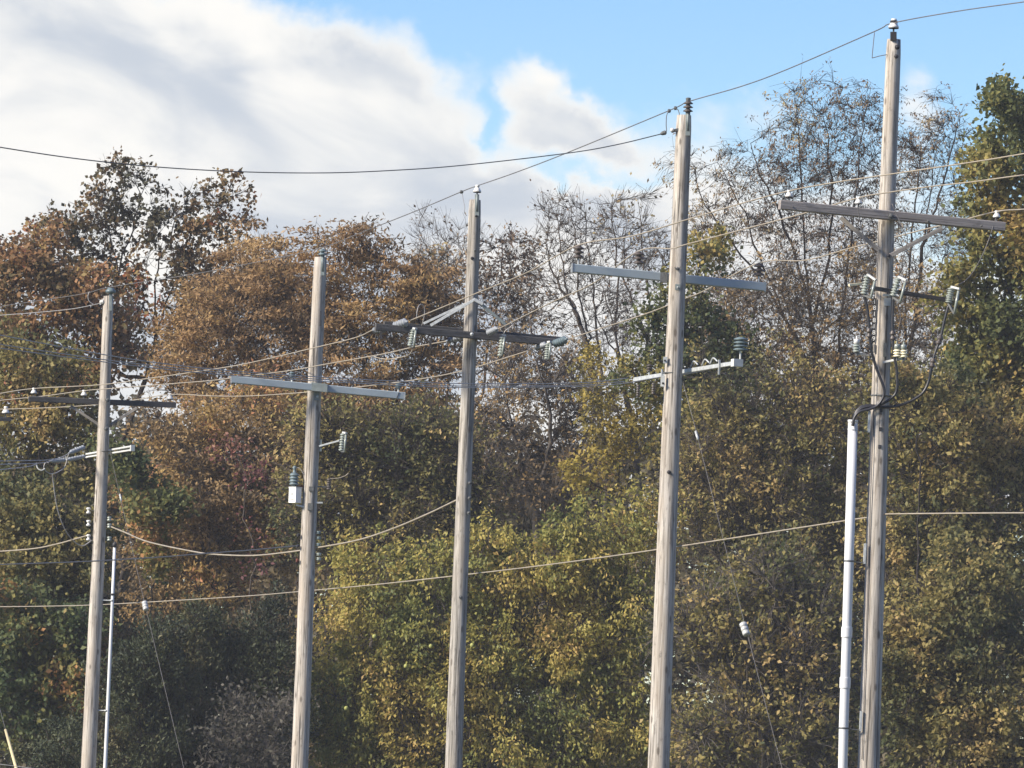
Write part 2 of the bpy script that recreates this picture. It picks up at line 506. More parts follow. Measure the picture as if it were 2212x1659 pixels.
def seg_tubes(A, B, ra, rb, n):
    d = B - A; L = np.linalg.norm(d, axis=1)[:, None] + 1e-9; d = d / L
    ref = np.where(np.abs(d[:, 2:3]) < 0.9, np.array([[0, 0, 1.0]]), np.array([[1.0, 0, 0]]))
    x = np.cross(d, ref); x /= np.linalg.norm(x, axis=1)[:, None]
    y = np.cross(d, x)
    B = B + d * np.minimum(rb, 0.03)[:, None] * 0.5
    th = np.arange(n) * 2 * np.pi / n
    ring = x[:, None, :] * np.cos(th)[None, :, None] + y[:, None, :] * np.sin(th)[None, :, None]
    Vs = np.concatenate([A[:, None] + ring * ra[:, None, None], B[:, None] + ring * rb[:, None, None]], axis=1)
    base = (np.arange(len(A)) * 2 * n)[:, None, None]
    k = np.arange(n); q = np.stack([k, (k + 1) % n, n + (k + 1) % n, n + k], axis=1)[None]
    return Vs.reshape(-1, 3), (base + q).reshape(-1, 4)
def leaves(rng, C, D, size, aspect, tint):
    """C centres, D leaf axes; a folded leaf blade of four points each"""
    N = len(C)
    D = D / (np.linalg.norm(D, axis=1)[:, None] + 1e-9)
    s = np.cross(D, rng.normal(0, 1, (N, 3)) + np.array([0, -0.25, 0.45])); s /= np.linalg.norm(s, axis=1)[:, None] + 1e-9
    nn = np.cross(s, D)
    l = size[:, None]; w = l * aspect
    v0 = C - D * l * 0.5
    v2 = C + D * l * 0.5 + nn * l * rng.uniform(-0.15, 0.15, (N, 1))
    f = l * rng.uniform(0.02, 0.12, (N, 1))
    v1 = C + s * w * 0.5 + nn * f - D * l * 0.05; v3 = C - s * w * 0.5 + nn * f - D * l * 0.05
    Vs = np.stack([v0, v1, v2, v3], axis=1).reshape(-1, 3)
    Fc = np.arange(N * 4).reshape(N, 4)
    return Vs, Fc, np.repeat(tint, 4)
TREE_SEED = [11]
def tree(name, label, cat, D, base, lobes, leaf, nleaf, size, natt=900, step=0.35, dk=0.5, up=0.12, wig=0.25,
         bark='bark', rtip=0.007, rmax=0.2, spread=(0.22, 0.22, 0.16), aspect=0.6, droop=0.3, tipbias=1.0,
         trunkpts=None, group='trees of the wood behind the poles', tshift=0.0, tvar=1.45, deep=0.8, di=5.0, ex=2.15, shell=0.0, tw=None, warp=0.5, gap=0.38, limbs=None):
    TREE_SEED[0] += 7
    rng = np.random.default_rng(TREE_SEED[0])
    b0 = at(base, 1749, D); b0.z = 0.0
    root = empty(name, b0)
    tag(root, label, cat, group)
    pts = []
    wts = np.array([l[2] * l[3] for l in lobes], float); wts /= wts.sum()
    cnt = np.maximum((wts * natt).astype(int), 6)
    s = D / F
    for l, c in zip(lobes, cnt):
        cx, cy, rx, ry = l[:4]
        dd = l[4] if len(l) > 4 else 0.0
        ctr = np.array(at(cx, cy, D + dd))
        q = rng.normal(0, 1, (c, 3)); q /= np.linalg.norm(q, axis=1)[:, None]
        q *= (rng.uniform(shell, 1, (c, 1))) ** (1 / 2.6)
        ext = np.array([rx * s, min(max(rx * s * deep, 0.8), 2.6), ry * s])
        q = ctr + q * ext
        q[:, 2] = np.maximum(q[:, 2], 0.25)
        pts.append(q)
    att = np.concatenate(pts)
    wp = rng.uniform(0, 6.28, 9)
    if warp:
        x, y, z = att.T.copy()
        att[:, 0] += warp * np.sin(z * 2.6 + wp[0]) * np.cos(y * 1.9 + wp[1])
        att[:, 2] += warp * np.sin(x * 2.3 + wp[2]) * np.cos(y * 2.2 + wp[3]) + 0.4 * warp * np.sin(x * 5.1 + wp[4])
        dens = np.sin(x * 2.1 + wp[5]) * np.sin(z * 2.4 + wp[6]) * np.sin(y * 1.6 + wp[7]) + rng.normal(0, 0.25, len(x))
        att = att[dens > np.quantile(dens, gap)]
        att[:, 2] = np.maximum(att[:, 2], 0.25)
    if trunkpts:
        tp = [np.array(b0)] + [np.array(at(x, y, D)) for x, y in trunkpts]
    else:
        low = att[att[:, 2] < np.quantile(att[:, 2], 0.25)].mean(0)
        top = np.array(b0) * 0.45 + low * 0.55; top[2] = max(0.8, low[2] * 0.75)
        tp = [np.array(b0), top]
    tr = []
    for a, b in zip(tp[:-1], tp[1:]):
        k = max(2, int(np.linalg.norm(b - a) / step))
        for i in range(k):
            w = np.array([0, 0, 0.0]) if not tr else rng.normal(0, 0.03, 3)
            tr.append(a + (b - a) * i / k + w)
    tr.append(tp[-1])
    tr = [(q, i - 1) for i, q in enumerate(tr)]
    fork = len(tr) - 1
    for lm in (limbs or []):
        # a main limb drawn through photo points; it leaves the nearest trunk node
        dz = rng.uniform(-1.2, 1.2)
        lp = [np.array(at(x, y, D + dz * min(1, 0.25 + i * 0.4))) for i, (x, y) in enumerate(lm)]
        pi = min(range(len(tr)), key=lambda i: np.linalg.norm(tr[i][0] - lp[0]))
        lp = [np.array(v) for v in spline([Vector(tr[pi][0])] + [Vector(v) for v in lp], 10)]
        acc = 0.0
        for a, b in zip(lp[:-1], lp[1:]):
            acc += np.linalg.norm(b - a)
            if acc >= step * 0.9:
                tr.append((b + rng.normal(0, 0.025, 3), pi)); pi = len(tr) - 1; acc = 0.0
    P, par = grow(rng, att, tr, step, dk, di, up, wig)
    r, kids = radii(P, par, rtip, ex, rmax)
    if tw:
        cntw, ltw, dtw = tw
        cand = np.nonzero((r < 0.05) & (np.arange(len(P)) >= len(tr)))[0]
        pk = rng.choice(cand, cntw)
        o_ = P[pk] - P[par[pk]]; o_ /= np.linalg.norm(o_, axis=1)[:, None] + 1e-9
        d1 = o_ * 0.8 + rng.normal(0, 0.5, o_.shape); d1[:, 2] += 0.25; d1 /= np.linalg.norm(d1, axis=1)[:, None]
        d2 = d1 + rng.normal(0, 0.25, o_.shape); d2[:, 2] -= dtw; d2 /= np.linalg.norm(d2, axis=1)[:, None]
        ln = ltw * rng.uniform(0.5, 1.3, (cntw, 1))
        m1 = P[pk] + d1 * ln * 0.5; m2 = m1 + d2 * ln * 0.5
        n0 = len(P)
        P = np.concatenate([P, m1, m2])
        par = np.concatenate([par, pk, n0 + np.arange(cntw)])
        r = np.concatenate([r, np.full(cntw, rtip * 0.8), np.full(cntw, rtip * 0.5)])
        kids = np.concatenate([kids, np.ones(cntw, int), np.zeros(cntw, int)])
    ch = np.arange(1, len(P)); pa = par[ch]
    main = r[ch] > 0.75 * r[pa]
    ra = np.where(main, r[pa], np.minimum(r[ch] * 1.25, r[pa]))
    big = r[ch] > 0.04
    flare = 1 + 0.5 * np.exp(-P[:, 2] / 0.4)
    org = np.array(b0)
    Vt, Ft = seg_tubes(P[pa[big]], P[ch[big]], (ra * flare[pa])[big], (r[ch] * flare[ch])[big], 7)
    np_mesh('trunk', Vt, Ft, bark, root, org)
    Vb, Fb = seg_tubes(P[pa[~big]], P[ch[~big]], ra[~big], r[ch][~big], 3)
    if len(Vb):
        np_mesh('branches', Vb, Fb, bark, root, org)['kind'] = 'stuff'
    if nleaf:
        ok = np.nonzero(r < 0.035)[0]
        ok = ok[ok >= len(tr)]
        wgt = np.where(kids[ok] == 0, 1.0 + 3 * tipbias, 1.0 - 0.6 * tipbias)
        # uneven clumps: some twigs carry more leaves than others
        wgt = wgt * rng.gamma(0.5, 1.0, len(ok)); wgt /= wgt.sum()
        pick = rng.choice(ok, nleaf, p=wgt)
        C = P[pick] + rng.normal(0, 1, (nleaf, 3)) * np.array(spread)
        C[:, 2] = np.maximum(C[:, 2], 0.05)
        out = P[pick] - P[np.maximum(par[pick], 0)]
        out /= np.linalg.norm(out, axis=1)[:, None] + 1e-9
        Dr = out * 0.6 + rng.normal(0, 0.55, (nleaf, 3)); Dr[:, 2] -= droop
        ph = rng.uniform(0, 6.28, 6)
        x, y, z = P[pick].T
        low = 0.5 + 0.22 * np.sin(x * 1.1 + ph[0]) * np.sin(z * 1.3 + ph[1]) + 0.16 * np.sin(x * 2.9 + z * 1.7 + ph[2]) * np.sin(y * 2.3 + ph[3]) 
        node_t = rng.normal(0, 0.11, len(P))
        tint = np.clip(0.5 + tvar * (low - 0.5 + node_t[pick]) + rng.normal(0, 0.075, nleaf) + tshift, 0, 1)
        sz = size * rng.uniform(0.65, 1.35, nleaf)
        Vl, Fl, tl = leaves(rng, C, Dr, sz, aspect, tint)
        o = np_mesh('crown', Vl, Fl, leaf, root, org, tl)
        o['kind'] = 'stuff'
    return root, P, r

#TREES-BEGIN
LS = (0.17, 0.17, 0.06)
# back row closing the view low down
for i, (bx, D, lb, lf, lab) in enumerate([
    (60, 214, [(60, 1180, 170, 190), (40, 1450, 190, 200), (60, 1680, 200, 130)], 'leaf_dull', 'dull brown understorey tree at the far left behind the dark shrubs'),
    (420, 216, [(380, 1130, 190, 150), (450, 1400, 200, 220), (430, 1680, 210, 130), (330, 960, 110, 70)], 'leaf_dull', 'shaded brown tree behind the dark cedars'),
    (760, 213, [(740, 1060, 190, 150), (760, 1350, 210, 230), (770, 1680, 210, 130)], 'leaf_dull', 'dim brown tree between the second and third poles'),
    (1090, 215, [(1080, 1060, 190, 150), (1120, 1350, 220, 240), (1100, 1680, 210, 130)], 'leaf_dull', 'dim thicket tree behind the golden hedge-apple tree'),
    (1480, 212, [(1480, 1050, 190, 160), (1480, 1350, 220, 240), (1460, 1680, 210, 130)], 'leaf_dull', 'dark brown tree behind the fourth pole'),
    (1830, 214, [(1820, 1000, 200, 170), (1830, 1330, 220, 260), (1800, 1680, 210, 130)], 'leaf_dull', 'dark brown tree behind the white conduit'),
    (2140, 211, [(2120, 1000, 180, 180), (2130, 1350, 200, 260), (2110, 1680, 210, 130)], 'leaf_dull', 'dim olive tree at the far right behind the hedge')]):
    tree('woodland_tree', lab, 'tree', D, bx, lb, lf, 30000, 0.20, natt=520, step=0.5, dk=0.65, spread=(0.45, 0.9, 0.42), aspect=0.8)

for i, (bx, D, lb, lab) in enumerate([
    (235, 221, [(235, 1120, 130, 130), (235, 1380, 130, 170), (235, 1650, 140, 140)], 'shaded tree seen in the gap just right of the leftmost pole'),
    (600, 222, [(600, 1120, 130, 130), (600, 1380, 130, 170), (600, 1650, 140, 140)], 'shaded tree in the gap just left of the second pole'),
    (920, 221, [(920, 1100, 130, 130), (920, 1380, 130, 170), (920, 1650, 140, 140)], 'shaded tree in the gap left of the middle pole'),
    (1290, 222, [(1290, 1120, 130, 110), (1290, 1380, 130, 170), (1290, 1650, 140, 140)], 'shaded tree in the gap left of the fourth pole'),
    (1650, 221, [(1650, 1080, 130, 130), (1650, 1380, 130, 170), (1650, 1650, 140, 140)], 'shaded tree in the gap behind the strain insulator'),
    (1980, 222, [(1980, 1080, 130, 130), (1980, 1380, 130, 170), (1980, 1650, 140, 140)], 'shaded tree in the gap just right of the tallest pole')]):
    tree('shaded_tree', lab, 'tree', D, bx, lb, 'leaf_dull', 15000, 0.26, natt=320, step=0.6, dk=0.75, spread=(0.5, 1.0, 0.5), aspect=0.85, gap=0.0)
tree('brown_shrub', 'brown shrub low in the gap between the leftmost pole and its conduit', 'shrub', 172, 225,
     [(225, 1300, 45, 70), (220, 1430, 50, 80), (215, 1570, 55, 90)], 'leaf_dull', 9000, 0.12, natt=300, step=0.3, dk=0.36, rmax=0.07)

# left: tall dark-leaved tree with open forks against the sky
tree('tall_dark_leaved_tree', 'tall tree with dark olive leaves and open black forks against the cloud', 'tree', 188, 262,
     [(290, 430, 90, 70), (380, 500, 120, 90), (460, 500, 70, 100), (215, 500, 90, 90), (330, 610, 150, 80), (140, 540, 90, 100), (95, 590, 60, 70), (400, 640, 90, 90), (310, 385, 25, 30), (505, 430, 25, 40), (290, 720, 110, 70)],
     'leaf_darkmaple', 9500, 0.12, tw=(2800, 0.5, 0.1), warp=0.25, gap=0.12, natt=850, step=0.3, dk=0.38, up=0.22, bark='bark_dark', aspect=0.8, spread=(0.09, 0.09, 0.08),
     trunkpts=[(262, 1100), (258, 960)], droop=0.4, tshift=-0.05, rmax=0.17,
     limbs=[[(285, 900), (318, 800), (340, 715), (375, 620), (430, 520), (470, 450)], [(252, 800), (250, 690), (257, 584), (285, 500), (305, 410)], [(257, 590), (238, 510), (222, 450)], [(340, 715), (335, 610), (360, 530), (385, 460)], [(225, 850), (180, 770), (150, 680), (125, 600), (110, 540)], [(257, 640), (310, 570), (345, 500)]])
tree('orange_leaved_tree', 'orange and red leaved tree at the left edge behind the first pole', 'tree', 182, 150,
     [(70, 600, 90, 70), (150, 660, 110, 90), (40, 720, 90, 100), (200, 740, 70, 90), (120, 820, 120, 90), (30, 850, 70, 90)],
     'leaf_orange', 19000, 0.125, tw=(1500, 0.4, 0.1),  natt=640, step=0.32, dk=0.42, up=0.18, bark='bark_dark', rmax=0.2, aspect=0.7,
     trunkpts=[(150, 1200), (150, 1000), (165, 880)], spread=(0.2, 0.2, 0.17))
tree('olive_leaved_tree', 'yellow-green leafy tree with forked dark trunk low at the left edge', 'tree', 178, 20,
     [(40, 800, 80, 80), (60, 930, 110, 90), (150, 900, 70, 90), (20, 1040, 90, 110), (120, 1040, 80, 80)],
     'leaf_olive', 14000, 0.12, tw=(1600, 0.6, 0.3), spread=(0.11, 0.11, 0.1), natt=560, step=0.32, dk=0.42, bark='bark_dark', rmax=0.16, aspect=0.65,
     trunkpts=[(70, 1200), (100, 1050), (85, 960)])
# the broad rust locust
tree('rust_locust_tree', 'broad feathery rust-brown tree between the first and third poles', 'tree', 179, 640,
     [(560, 640, 110, 55), (710, 600, 120, 55), (840, 610, 110, 50), (470, 720, 80, 60), (620, 720, 140, 60), (780, 720, 140, 60), (910, 690, 90, 60),
      (540, 810, 130, 60), (720, 830, 160, 60), (880, 800, 110, 60), (640, 910, 150, 60), (830, 900, 140, 60), (730, 545, 60, 25), (620, 555, 50, 25), (800, 560, 50, 25)],
     'leaf_rust', 56000, 0.13, tw=(3500, 0.6, 0.25),  natt=1500, step=0.32, dk=0.36, up=0.05, spread=LS, aspect=0.33, droop=0.25, rmax=0.2, bark='bark_dark',
     trunkpts=[(650, 1200), (655, 1020)], limbs=[[(640, 930), (600, 820), (560, 720), (520, 650)], [(665, 930), (690, 800), (720, 680), (735, 590)], [(690, 960), (760, 850), (810, 740), (850, 640)], [(720, 960), (820, 880), (900, 790), (930, 700)], [(620, 980), (540, 880), (480, 800), (450, 730)]])
tree('rust_crown_tree', 'smaller rust-leaved tree rising left of the second pole', 'tree', 186, 470,
     [(480, 640, 70, 50), (560, 600, 80, 45), (430, 720, 60, 60), (520, 700, 90, 55), (400, 800, 70, 60), (570, 545, 25, 20)],
     'leaf_rust', 16000, 0.125, tw=(1300, 0.6, 0.25),  natt=520, step=0.32, dk=0.38, up=0.05, spread=LS, aspect=0.36, droop=0.25, bark='bark_dark', tshift=-0.05)
# open crown trees, centre
tree('open_brown_tree', 'open tree with sparse brown leaf clusters behind the third pole', 'tree', 194, 1010,
     [(940, 560, 60, 50), (1080, 560, 80, 60), (1000, 620, 120, 60), (1110, 640, 80, 80), (920, 650, 70, 60), (1040, 720, 130, 70)],
     'leaf_brownsparse', 5200, 0.115, tw=(2600, 0.5, 0.3), natt=700, step=0.3, dk=0.34, up=0.2, spread=(0.11, 0.11, 0.08), aspect=0.5, bark='bark_dark', rmax=0.15, droop=0.5,
     trunkpts=[(1020, 1200), (1030, 980)], limbs=[[(1010, 860), (980, 740), (950, 620), (930, 540)], [(1040, 860), (1060, 720), (1080, 610), (1085, 530)], [(1060, 880), (1110, 760), (1135, 660), (1140, 600)], [(1020, 800), (1010, 680), (1020, 590)]])
tree('bare_twig_tree', 'small bare-twigged tree standing up left of the third pole', 'tree', 199, 960,
     [(920, 520, 40, 60), (965, 500, 40, 60), (1000, 540, 40, 60), (950, 600, 70, 60)],
     'leaf_brownsparse', 120, 0.10, natt=700, step=0.22, dk=0.22, up=0.25, wig=0.16, bark='bark', rtip=0.0055, di=2.2, tw=(800, 0.45, -0.25), warp=0.2, rmax=0.09)
tree('bare_tree', 'tall bare tree with many fine grey upright twigs left of the fourth pole', 'tree', 191, 1260,
     [(1215, 500, 60, 85), (1270, 540, 50, 100), (1180, 560, 40, 70), (1230, 640, 90, 90), (1290, 700, 80, 100)],
     'leaf_brownsparse', 300, 0.10, natt=1300, step=0.22, dk=0.24, up=0.22, wig=0.14, bark='bark', rtip=0.0068, ex=1.9, di=2.2, tw=(1700, 0.5, -0.25), warp=0.2, rmax=0.15,
     trunkpts=[(1310, 1100), (1305, 960)], limbs=[[(1290, 850), (1262, 720), (1236, 655), (1217, 590), (1205, 480)], [(1240, 660), (1195, 590), (1180, 520)], [(1300, 860), (1290, 740), (1284, 640), (1272, 560), (1262, 460)], [(1275, 730), (1250, 640), (1245, 540), (1228, 430)], [(1310, 900), (1340, 800), (1325, 712), (1300, 620)]])
tree('bare_tree', 'bare tree with crooked dark limbs just left of the fourth pole', 'tree', 196, 1400,
     [(1325, 500, 35, 75), (1385, 500, 40, 90), (1350, 600, 70, 90), (1420, 560, 40, 90), (1370, 720, 70, 90)],
     'leaf_brownsparse', 500, 0.10, natt=1000, step=0.22, dk=0.24, up=0.22, wig=0.16, bark='bark', rtip=0.0068, ex=1.9, di=2.2, tw=(1500, 0.5, -0.25), warp=0.2, rmax=0.14,
     trunkpts=[(1380, 1100), (1372, 960)], limbs=[[(1350, 830), (1330, 715), (1335, 620), (1325, 500), (1322, 440)], [(1380, 850), (1398, 740), (1365, 655), (1348, 590), (1355, 480)], [(1395, 760), (1400, 650), (1388, 540), (1382, 430)], [(1400, 760), (1425, 650), (1430, 540)], [(1340, 780), (1290, 690), (1275, 600)]])
tree('thicket_tree', 'tangled grey-branched tree with few leaves under the middle crossarms', 'tree', 186, 1170,
     [(1150, 820, 120, 80), (1080, 920, 130, 80), (1220, 920, 110, 80), (1130, 1020, 160, 70), (960, 960, 90, 80)],
     'leaf_tan', 6500, 0.105, tw=(4500, 0.6, 0.0), ex=1.95, natt=1000, step=0.3, dk=0.34, up=0.1, wig=0.35, bark='bark_grey', rtip=0.011, rmax=0.14, tshift=-0.15,
     trunkpts=[(1170, 1250), (1160, 1120)], limbs=[[(1120, 1040), (1060, 960), (1000, 900), (960, 850)], [(1170, 1030), (1190, 920), (1170, 820), (1150, 760)], [(1200, 1040), (1260, 960), (1290, 880), (1300, 800)], [(1140, 1020), (1100, 900), (1090, 800)]])
# open locusts, right
tree('open_locust_tree', 'tall open locust with fine brown leaflets between the fourth and fifth poles', 'tree', 187, 1720,
     [(1790, 250, 90, 70), (1860, 230, 50, 50), (1730, 250, 35, 60), (1620, 360, 80, 70), (1540, 400, 50, 60), (1700, 380, 110, 80), (1820, 380, 100, 90), (1560, 500, 80, 80), (1680, 520, 120, 90),
      (1820, 520, 100, 90), (1600, 640, 110, 80), (1760, 650, 120, 80), (1890, 300, 40, 70), (1480, 370, 30, 60), (1660, 290, 40, 30)],
     'leaf_brownsparse', 12000, 0.092, tw=(4600, 0.65, 0.8), warp=0.25, gap=0.25, natt=1700, step=0.28, dk=0.30, up=0.2, wig=0.2, bark='bark_dark', ex=1.9, rtip=0.0058, spread=(0.07, 0.07, 0.05), aspect=0.36, droop=0.7, tipbias=1.0, tshift=0.0, rmax=0.16,
     trunkpts=[(1760, 1150), (1775, 980)], limbs=[[(1780, 880), (1720, 740), (1660, 600), (1600, 450), (1550, 350)], [(1770, 850), (1750, 680), (1735, 500), (1725, 330), (1718, 210)], [(1800, 850), (1820, 680), (1842, 460), (1860, 300), (1878, 190)], [(1720, 750), (1640, 680), (1560, 580), (1500, 500)], [(1740, 620), (1690, 480), (1640, 370), (1620, 310)], [(1755, 700), (1790, 540), (1795, 400), (1780, 250)], [(1700, 700), (1610, 560), (1530, 450), (1500, 370)], [(1740, 820), (1650, 760), (1580, 690), (1520, 640)]])
tree('open_locust_tree', 'open fine-leaved locust behind the top of the fifth pole', 'tree', 192, 1960,
     [(2040, 270, 55, 70), (2000, 330, 60, 70), (1960, 360, 40, 60), (2060, 400, 60, 80), (1990, 480, 90, 90), (1920, 560, 70, 90), (2040, 560, 80, 90), (1980, 680, 100, 80)],
     'leaf_brownsparse', 5600, 0.09, tw=(2600, 0.6, 0.7), warp=0.3, natt=1000, step=0.28, dk=0.30, up=0.25, wig=0.2, bark='bark_dark', ex=1.9, rtip=0.0058, rmax=0.13, spread=(0.07, 0.07, 0.05), aspect=0.36, droop=0.7, tipbias=1.0, tshift=0.05,
     trunkpts=[(1950, 1150), (1950, 960)], limbs=[[(1955, 850), (1975, 680), (2000, 520), (2040, 380), (2080, 230)], [(1950, 800), (1960, 620), (1975, 480), (1990, 340)], [(1945, 850), (1920, 720), (1915, 590), (1930, 480)], [(1975, 720), (2030, 600), (2060, 480), (2070, 400)], [(2000, 520), (2010, 400), (2025, 280)]])
tree('brown_woodland_tree', 'brown-leaved tree filling the gap behind the white conduit and the fourth pole', 'tree', 185, 1650,
     [(1840, 640, 90, 70), (1960, 690, 80, 80), (1570, 690, 70, 70), (1690, 680, 90, 70), (1620, 760, 120, 70), (1760, 780, 130, 80), (1880, 740, 80, 90), (1580, 860, 110, 80), (1720, 900, 150, 80), (1960, 820, 100, 90)],
     'leaf_tan', 15000, 0.10, tw=(5200, 0.75, 0.3), spread=(0.10, 0.10, 0.08), natt=1300, step=0.3, dk=0.33, bark='bark', ex=1.95, rmax=0.14, aspect=0.5, tshift=-0.18)
tree('vine_covered_tree', 'dark green vine-covered tree hugging the right side of the fourth pole', 'tree', 181, 1500,
     [(1500, 640, 45, 50), (1490, 720, 70, 70), (1410, 740, 45, 60), (1540, 790, 90, 70), (1520, 880, 100, 80), (1430, 830, 55, 50), (1525, 555, 25, 40)],
     'leaf_ivy', 14000, 0.115, tw=(1800, 0.55, 0.3), spread=(0.11, 0.11, 0.10), tshift=-0.14, natt=560, step=0.3, dk=0.42, bark='bark_dark', rmax=0.12, aspect=0.75)
tree('ivy_clad_oak', 'dense green and gold tree filling the right edge behind the fifth pole', 'tree', 174, 2190,
     [(2195, 250, 35, 65), (2170, 330, 50, 60), (2130, 380, 40, 50), (2190, 430, 70, 80), (2140, 500, 60, 70), (2200, 560, 80, 90), (2140, 640, 75, 90), (2200, 720, 80, 100), (2130, 780, 90, 80), (2180, 880, 100, 100)],
     'leaf_ivy', 32000, 0.13, tw=(2600, 0.5, 0.3), natt=850, step=0.3, dk=0.40, bark='bark_dark', rmax=0.2, aspect=0.7, tshift=0.05, tvar=0.95, spread=(0.14, 0.14, 0.14))
# middle band
tree('tan_locust_tree', 'tan and amber leaved tree between the first and second poles', 'tree', 174.5, 480,
     [(430, 1080, 110, 60), (540, 1010, 100, 60), (360, 1170, 110, 55), (480, 1160, 120, 60), (330, 1260, 90, 45), (450, 1270, 120, 45), (580, 1120, 80, 70), (590, 920, 80, 70), (470, 940, 90, 60), (370, 910, 60, 50), (400, 990, 80, 60)],
     'leaf_tan', 32000, 0.12, tw=(3600, 0.7, 0.3),  natt=1100, step=0.3, dk=0.36, up=0.05, spread=(0.14, 0.14, 0.08), aspect=0.42, rmax=0.14)
tree('brown_thicket_tree', 'olive-brown tree with dark crooked branches behind the second and third poles', 'tree', 168.5, 840,
     [(760, 970, 110, 70), (880, 980, 110, 70), (720, 1060, 90, 70), (840, 1080, 130, 60), (960, 1060, 80, 70), (730, 1160, 80, 60)],
     'leaf_olive', 19000, 0.105, tw=(4600, 0.75, 0.2), spread=(0.11, 0.11, 0.09), natt=900, step=0.3, dk=0.36, wig=0.35, rtip=0.011, aspect=0.5, bark='bark', tshift=0.0)
tree('red_shrub_tree', 'small tree with dull red leaves between the first two poles', 'tree', 171, 540,
     [(525, 1005, 45, 25), (570, 1015, 25, 18)], 'leaf_red', 420, 0.10, natt=120, step=0.3, dk=0.4, rmax=0.06)
tree('small_green_tree', 'small dark green tree just right of the first pole', 'tree', 172, 300,
     [(300, 1010, 55, 50), (330, 1060, 60, 50), (280, 1080, 45, 60)], 'leaf_green', 7000, 0.12, natt=260, step=0.3, dk=0.4, rmax=0.08)
tree('yellow_sapling', 'yellow-leaved sapling left of the fourth pole', 'tree', 184, 1330,
     [(1265, 800, 22, 30), (1325, 830, 35, 40), (1370, 860, 40, 40), (1330, 940, 70, 60), (1290, 1010, 60, 50), (1390, 930, 40, 60)],
     'leaf_yellow', 5200, 0.11, tw=(700, 0.5, 0.2), spread=(0.12, 0.12, 0.1), gap=0.1,  natt=420, step=0.3, dk=0.38, rmax=0.08, tshift=-0.12)
tree('olive_woodland_tree', 'olive-gold tree right of the fourth pole below the insulator arm', 'tree', 173, 1640,
     [(1600, 860, 90, 60), (1740, 890, 90, 60), (1540, 980, 90, 70), (1660, 960, 110, 80), (1780, 1000, 80, 80), (1570, 1090, 120, 80), (1710, 1110, 120, 80), (1620, 1210, 130, 80), (1770, 1230, 110, 90)],
     'leaf_olive', 21000, 0.105, tw=(5200, 0.75, 0.3), spread=(0.10, 0.10, 0.09), natt=1200, step=0.3, dk=0.33, wig=0.3, rmax=0.15, tshift=0.08, aspect=0.5, bark='bark', rtip=0.009, ex=1.95)
tree('forked_sapling', 'slim dark forked sapling right of the fifth pole', 'tree', 168, 1985,
     [(1960, 900, 40, 40), (2030, 900, 40, 50), (1990, 860, 40, 40)], 'leaf_olive', 2200, 0.12, natt=120, step=0.3, dk=0.4, rmax=0.06, rtip=0.010, bark='bark_dark', tw=(300, 0.5, 0.2), spread=(0.1, 0.1, 0.1),
     trunkpts=[(1985, 1200), (1988, 1030), (1990, 1000)], limbs=[[(1985, 960), (1972, 920), (1945, 895), (1930, 890)], [(2015, 975), (2035, 940), (2042, 890)]])
tree('right_hedge_tree', 'dense olive and amber tree right of the fifth pole at mid height', 'tree', 170, 2080,
     [(1930, 900, 60, 60), (2060, 890, 70, 60), (2000, 1000, 90, 80), (2120, 990, 100, 90), (2190, 1090, 70, 90), (2040, 1110, 110, 80), (1960, 1190, 80, 80), (2120, 1210, 120, 90), (2010, 1290, 110, 80)],
     'leaf_olive', 29000, 0.11, tw=(4600, 0.75, 0.4), spread=(0.10, 0.10, 0.09), rtip=0.009, natt=1050, step=0.3, dk=0.36, rmax=0.15, tshift=0.08)
tree('right_low_tree', 'low olive-green bushy tree at the bottom right corner', 'tree', 165, 2110,
     [(2100, 1290, 90, 60), (1960, 1330, 70, 60), (2150, 1370, 100, 80), (2030, 1410, 110, 90), (2140, 1500, 120, 90), (2000, 1550, 110, 100), (2130, 1620, 130, 90), (1950, 1430, 60, 80)],
     'leaf_olive', 36000, 0.115, tw=(3600, 0.6, 0.3), spread=(0.11, 0.11, 0.10), natt=900, step=0.3, dk=0.36, rmax=0.12, tshift=-0.02)
tree('bramble_tree', 'twiggy amber bush between the fourth pole and the white conduit', 'tree', 159.5, 1650,
     [(1620, 1270, 80, 50), (1760, 1290, 70, 60), (1560, 1350, 100, 80), (1690, 1340, 110, 80), (1790, 1390, 70, 90), (1600, 1460, 120, 80), (1740, 1500, 110, 90), (1560, 1580, 100, 90), (1690, 1600, 130, 80), (1790, 1600, 50, 80)],
     'leaf_olive', 17000, 0.11, tw=(5200, 0.75, 0.1), spread=(0.10, 0.10, 0.09), ex=1.95, natt=1100, step=0.27, dk=0.30, wig=0.4, up=0.02, rmax=0.1, rtip=0.011, bark='bark_grey', tshift=0.10, aspect=0.6)
# front: osage orange and cedars
osage, OP, OR = tree('osage_orange_tree', 'golden-green hedge-apple tree with round yellow-green fruit, centre bottom', 'tree', 164, 1020,
     [(1000, 1225, 90, 60), (1120, 1215, 100, 65), (1260, 1170, 100, 65), (1370, 1180, 60, 80), (880, 1260, 90, 60), (1060, 1270, 130, 80), (1210, 1250, 110, 80), (1330, 1300, 90, 90), (780, 1330, 90, 70), (900, 1380, 130, 80),
      (1060, 1400, 130, 90), (1210, 1400, 120, 90), (1340, 1440, 70, 100), (760, 1450, 90, 80), (900, 1520, 130, 90), (1070, 1540, 130, 90), (1230, 1560, 130, 100), (760, 1600, 90, 90), (930, 1640, 150, 70), (1120, 1650, 150, 70), (1350, 1600, 80, 90)],
     'leaf_gold', 108000, 0.10, tw=(6500, 0.75, 0.7), natt=1900, step=0.28, dk=0.38, rmax=0.17, spread=(0.11, 0.11, 0.11), aspect=0.5, tshift=0.08, tvar=1.05, deep=0.7, di=4.0, droop=0.7)
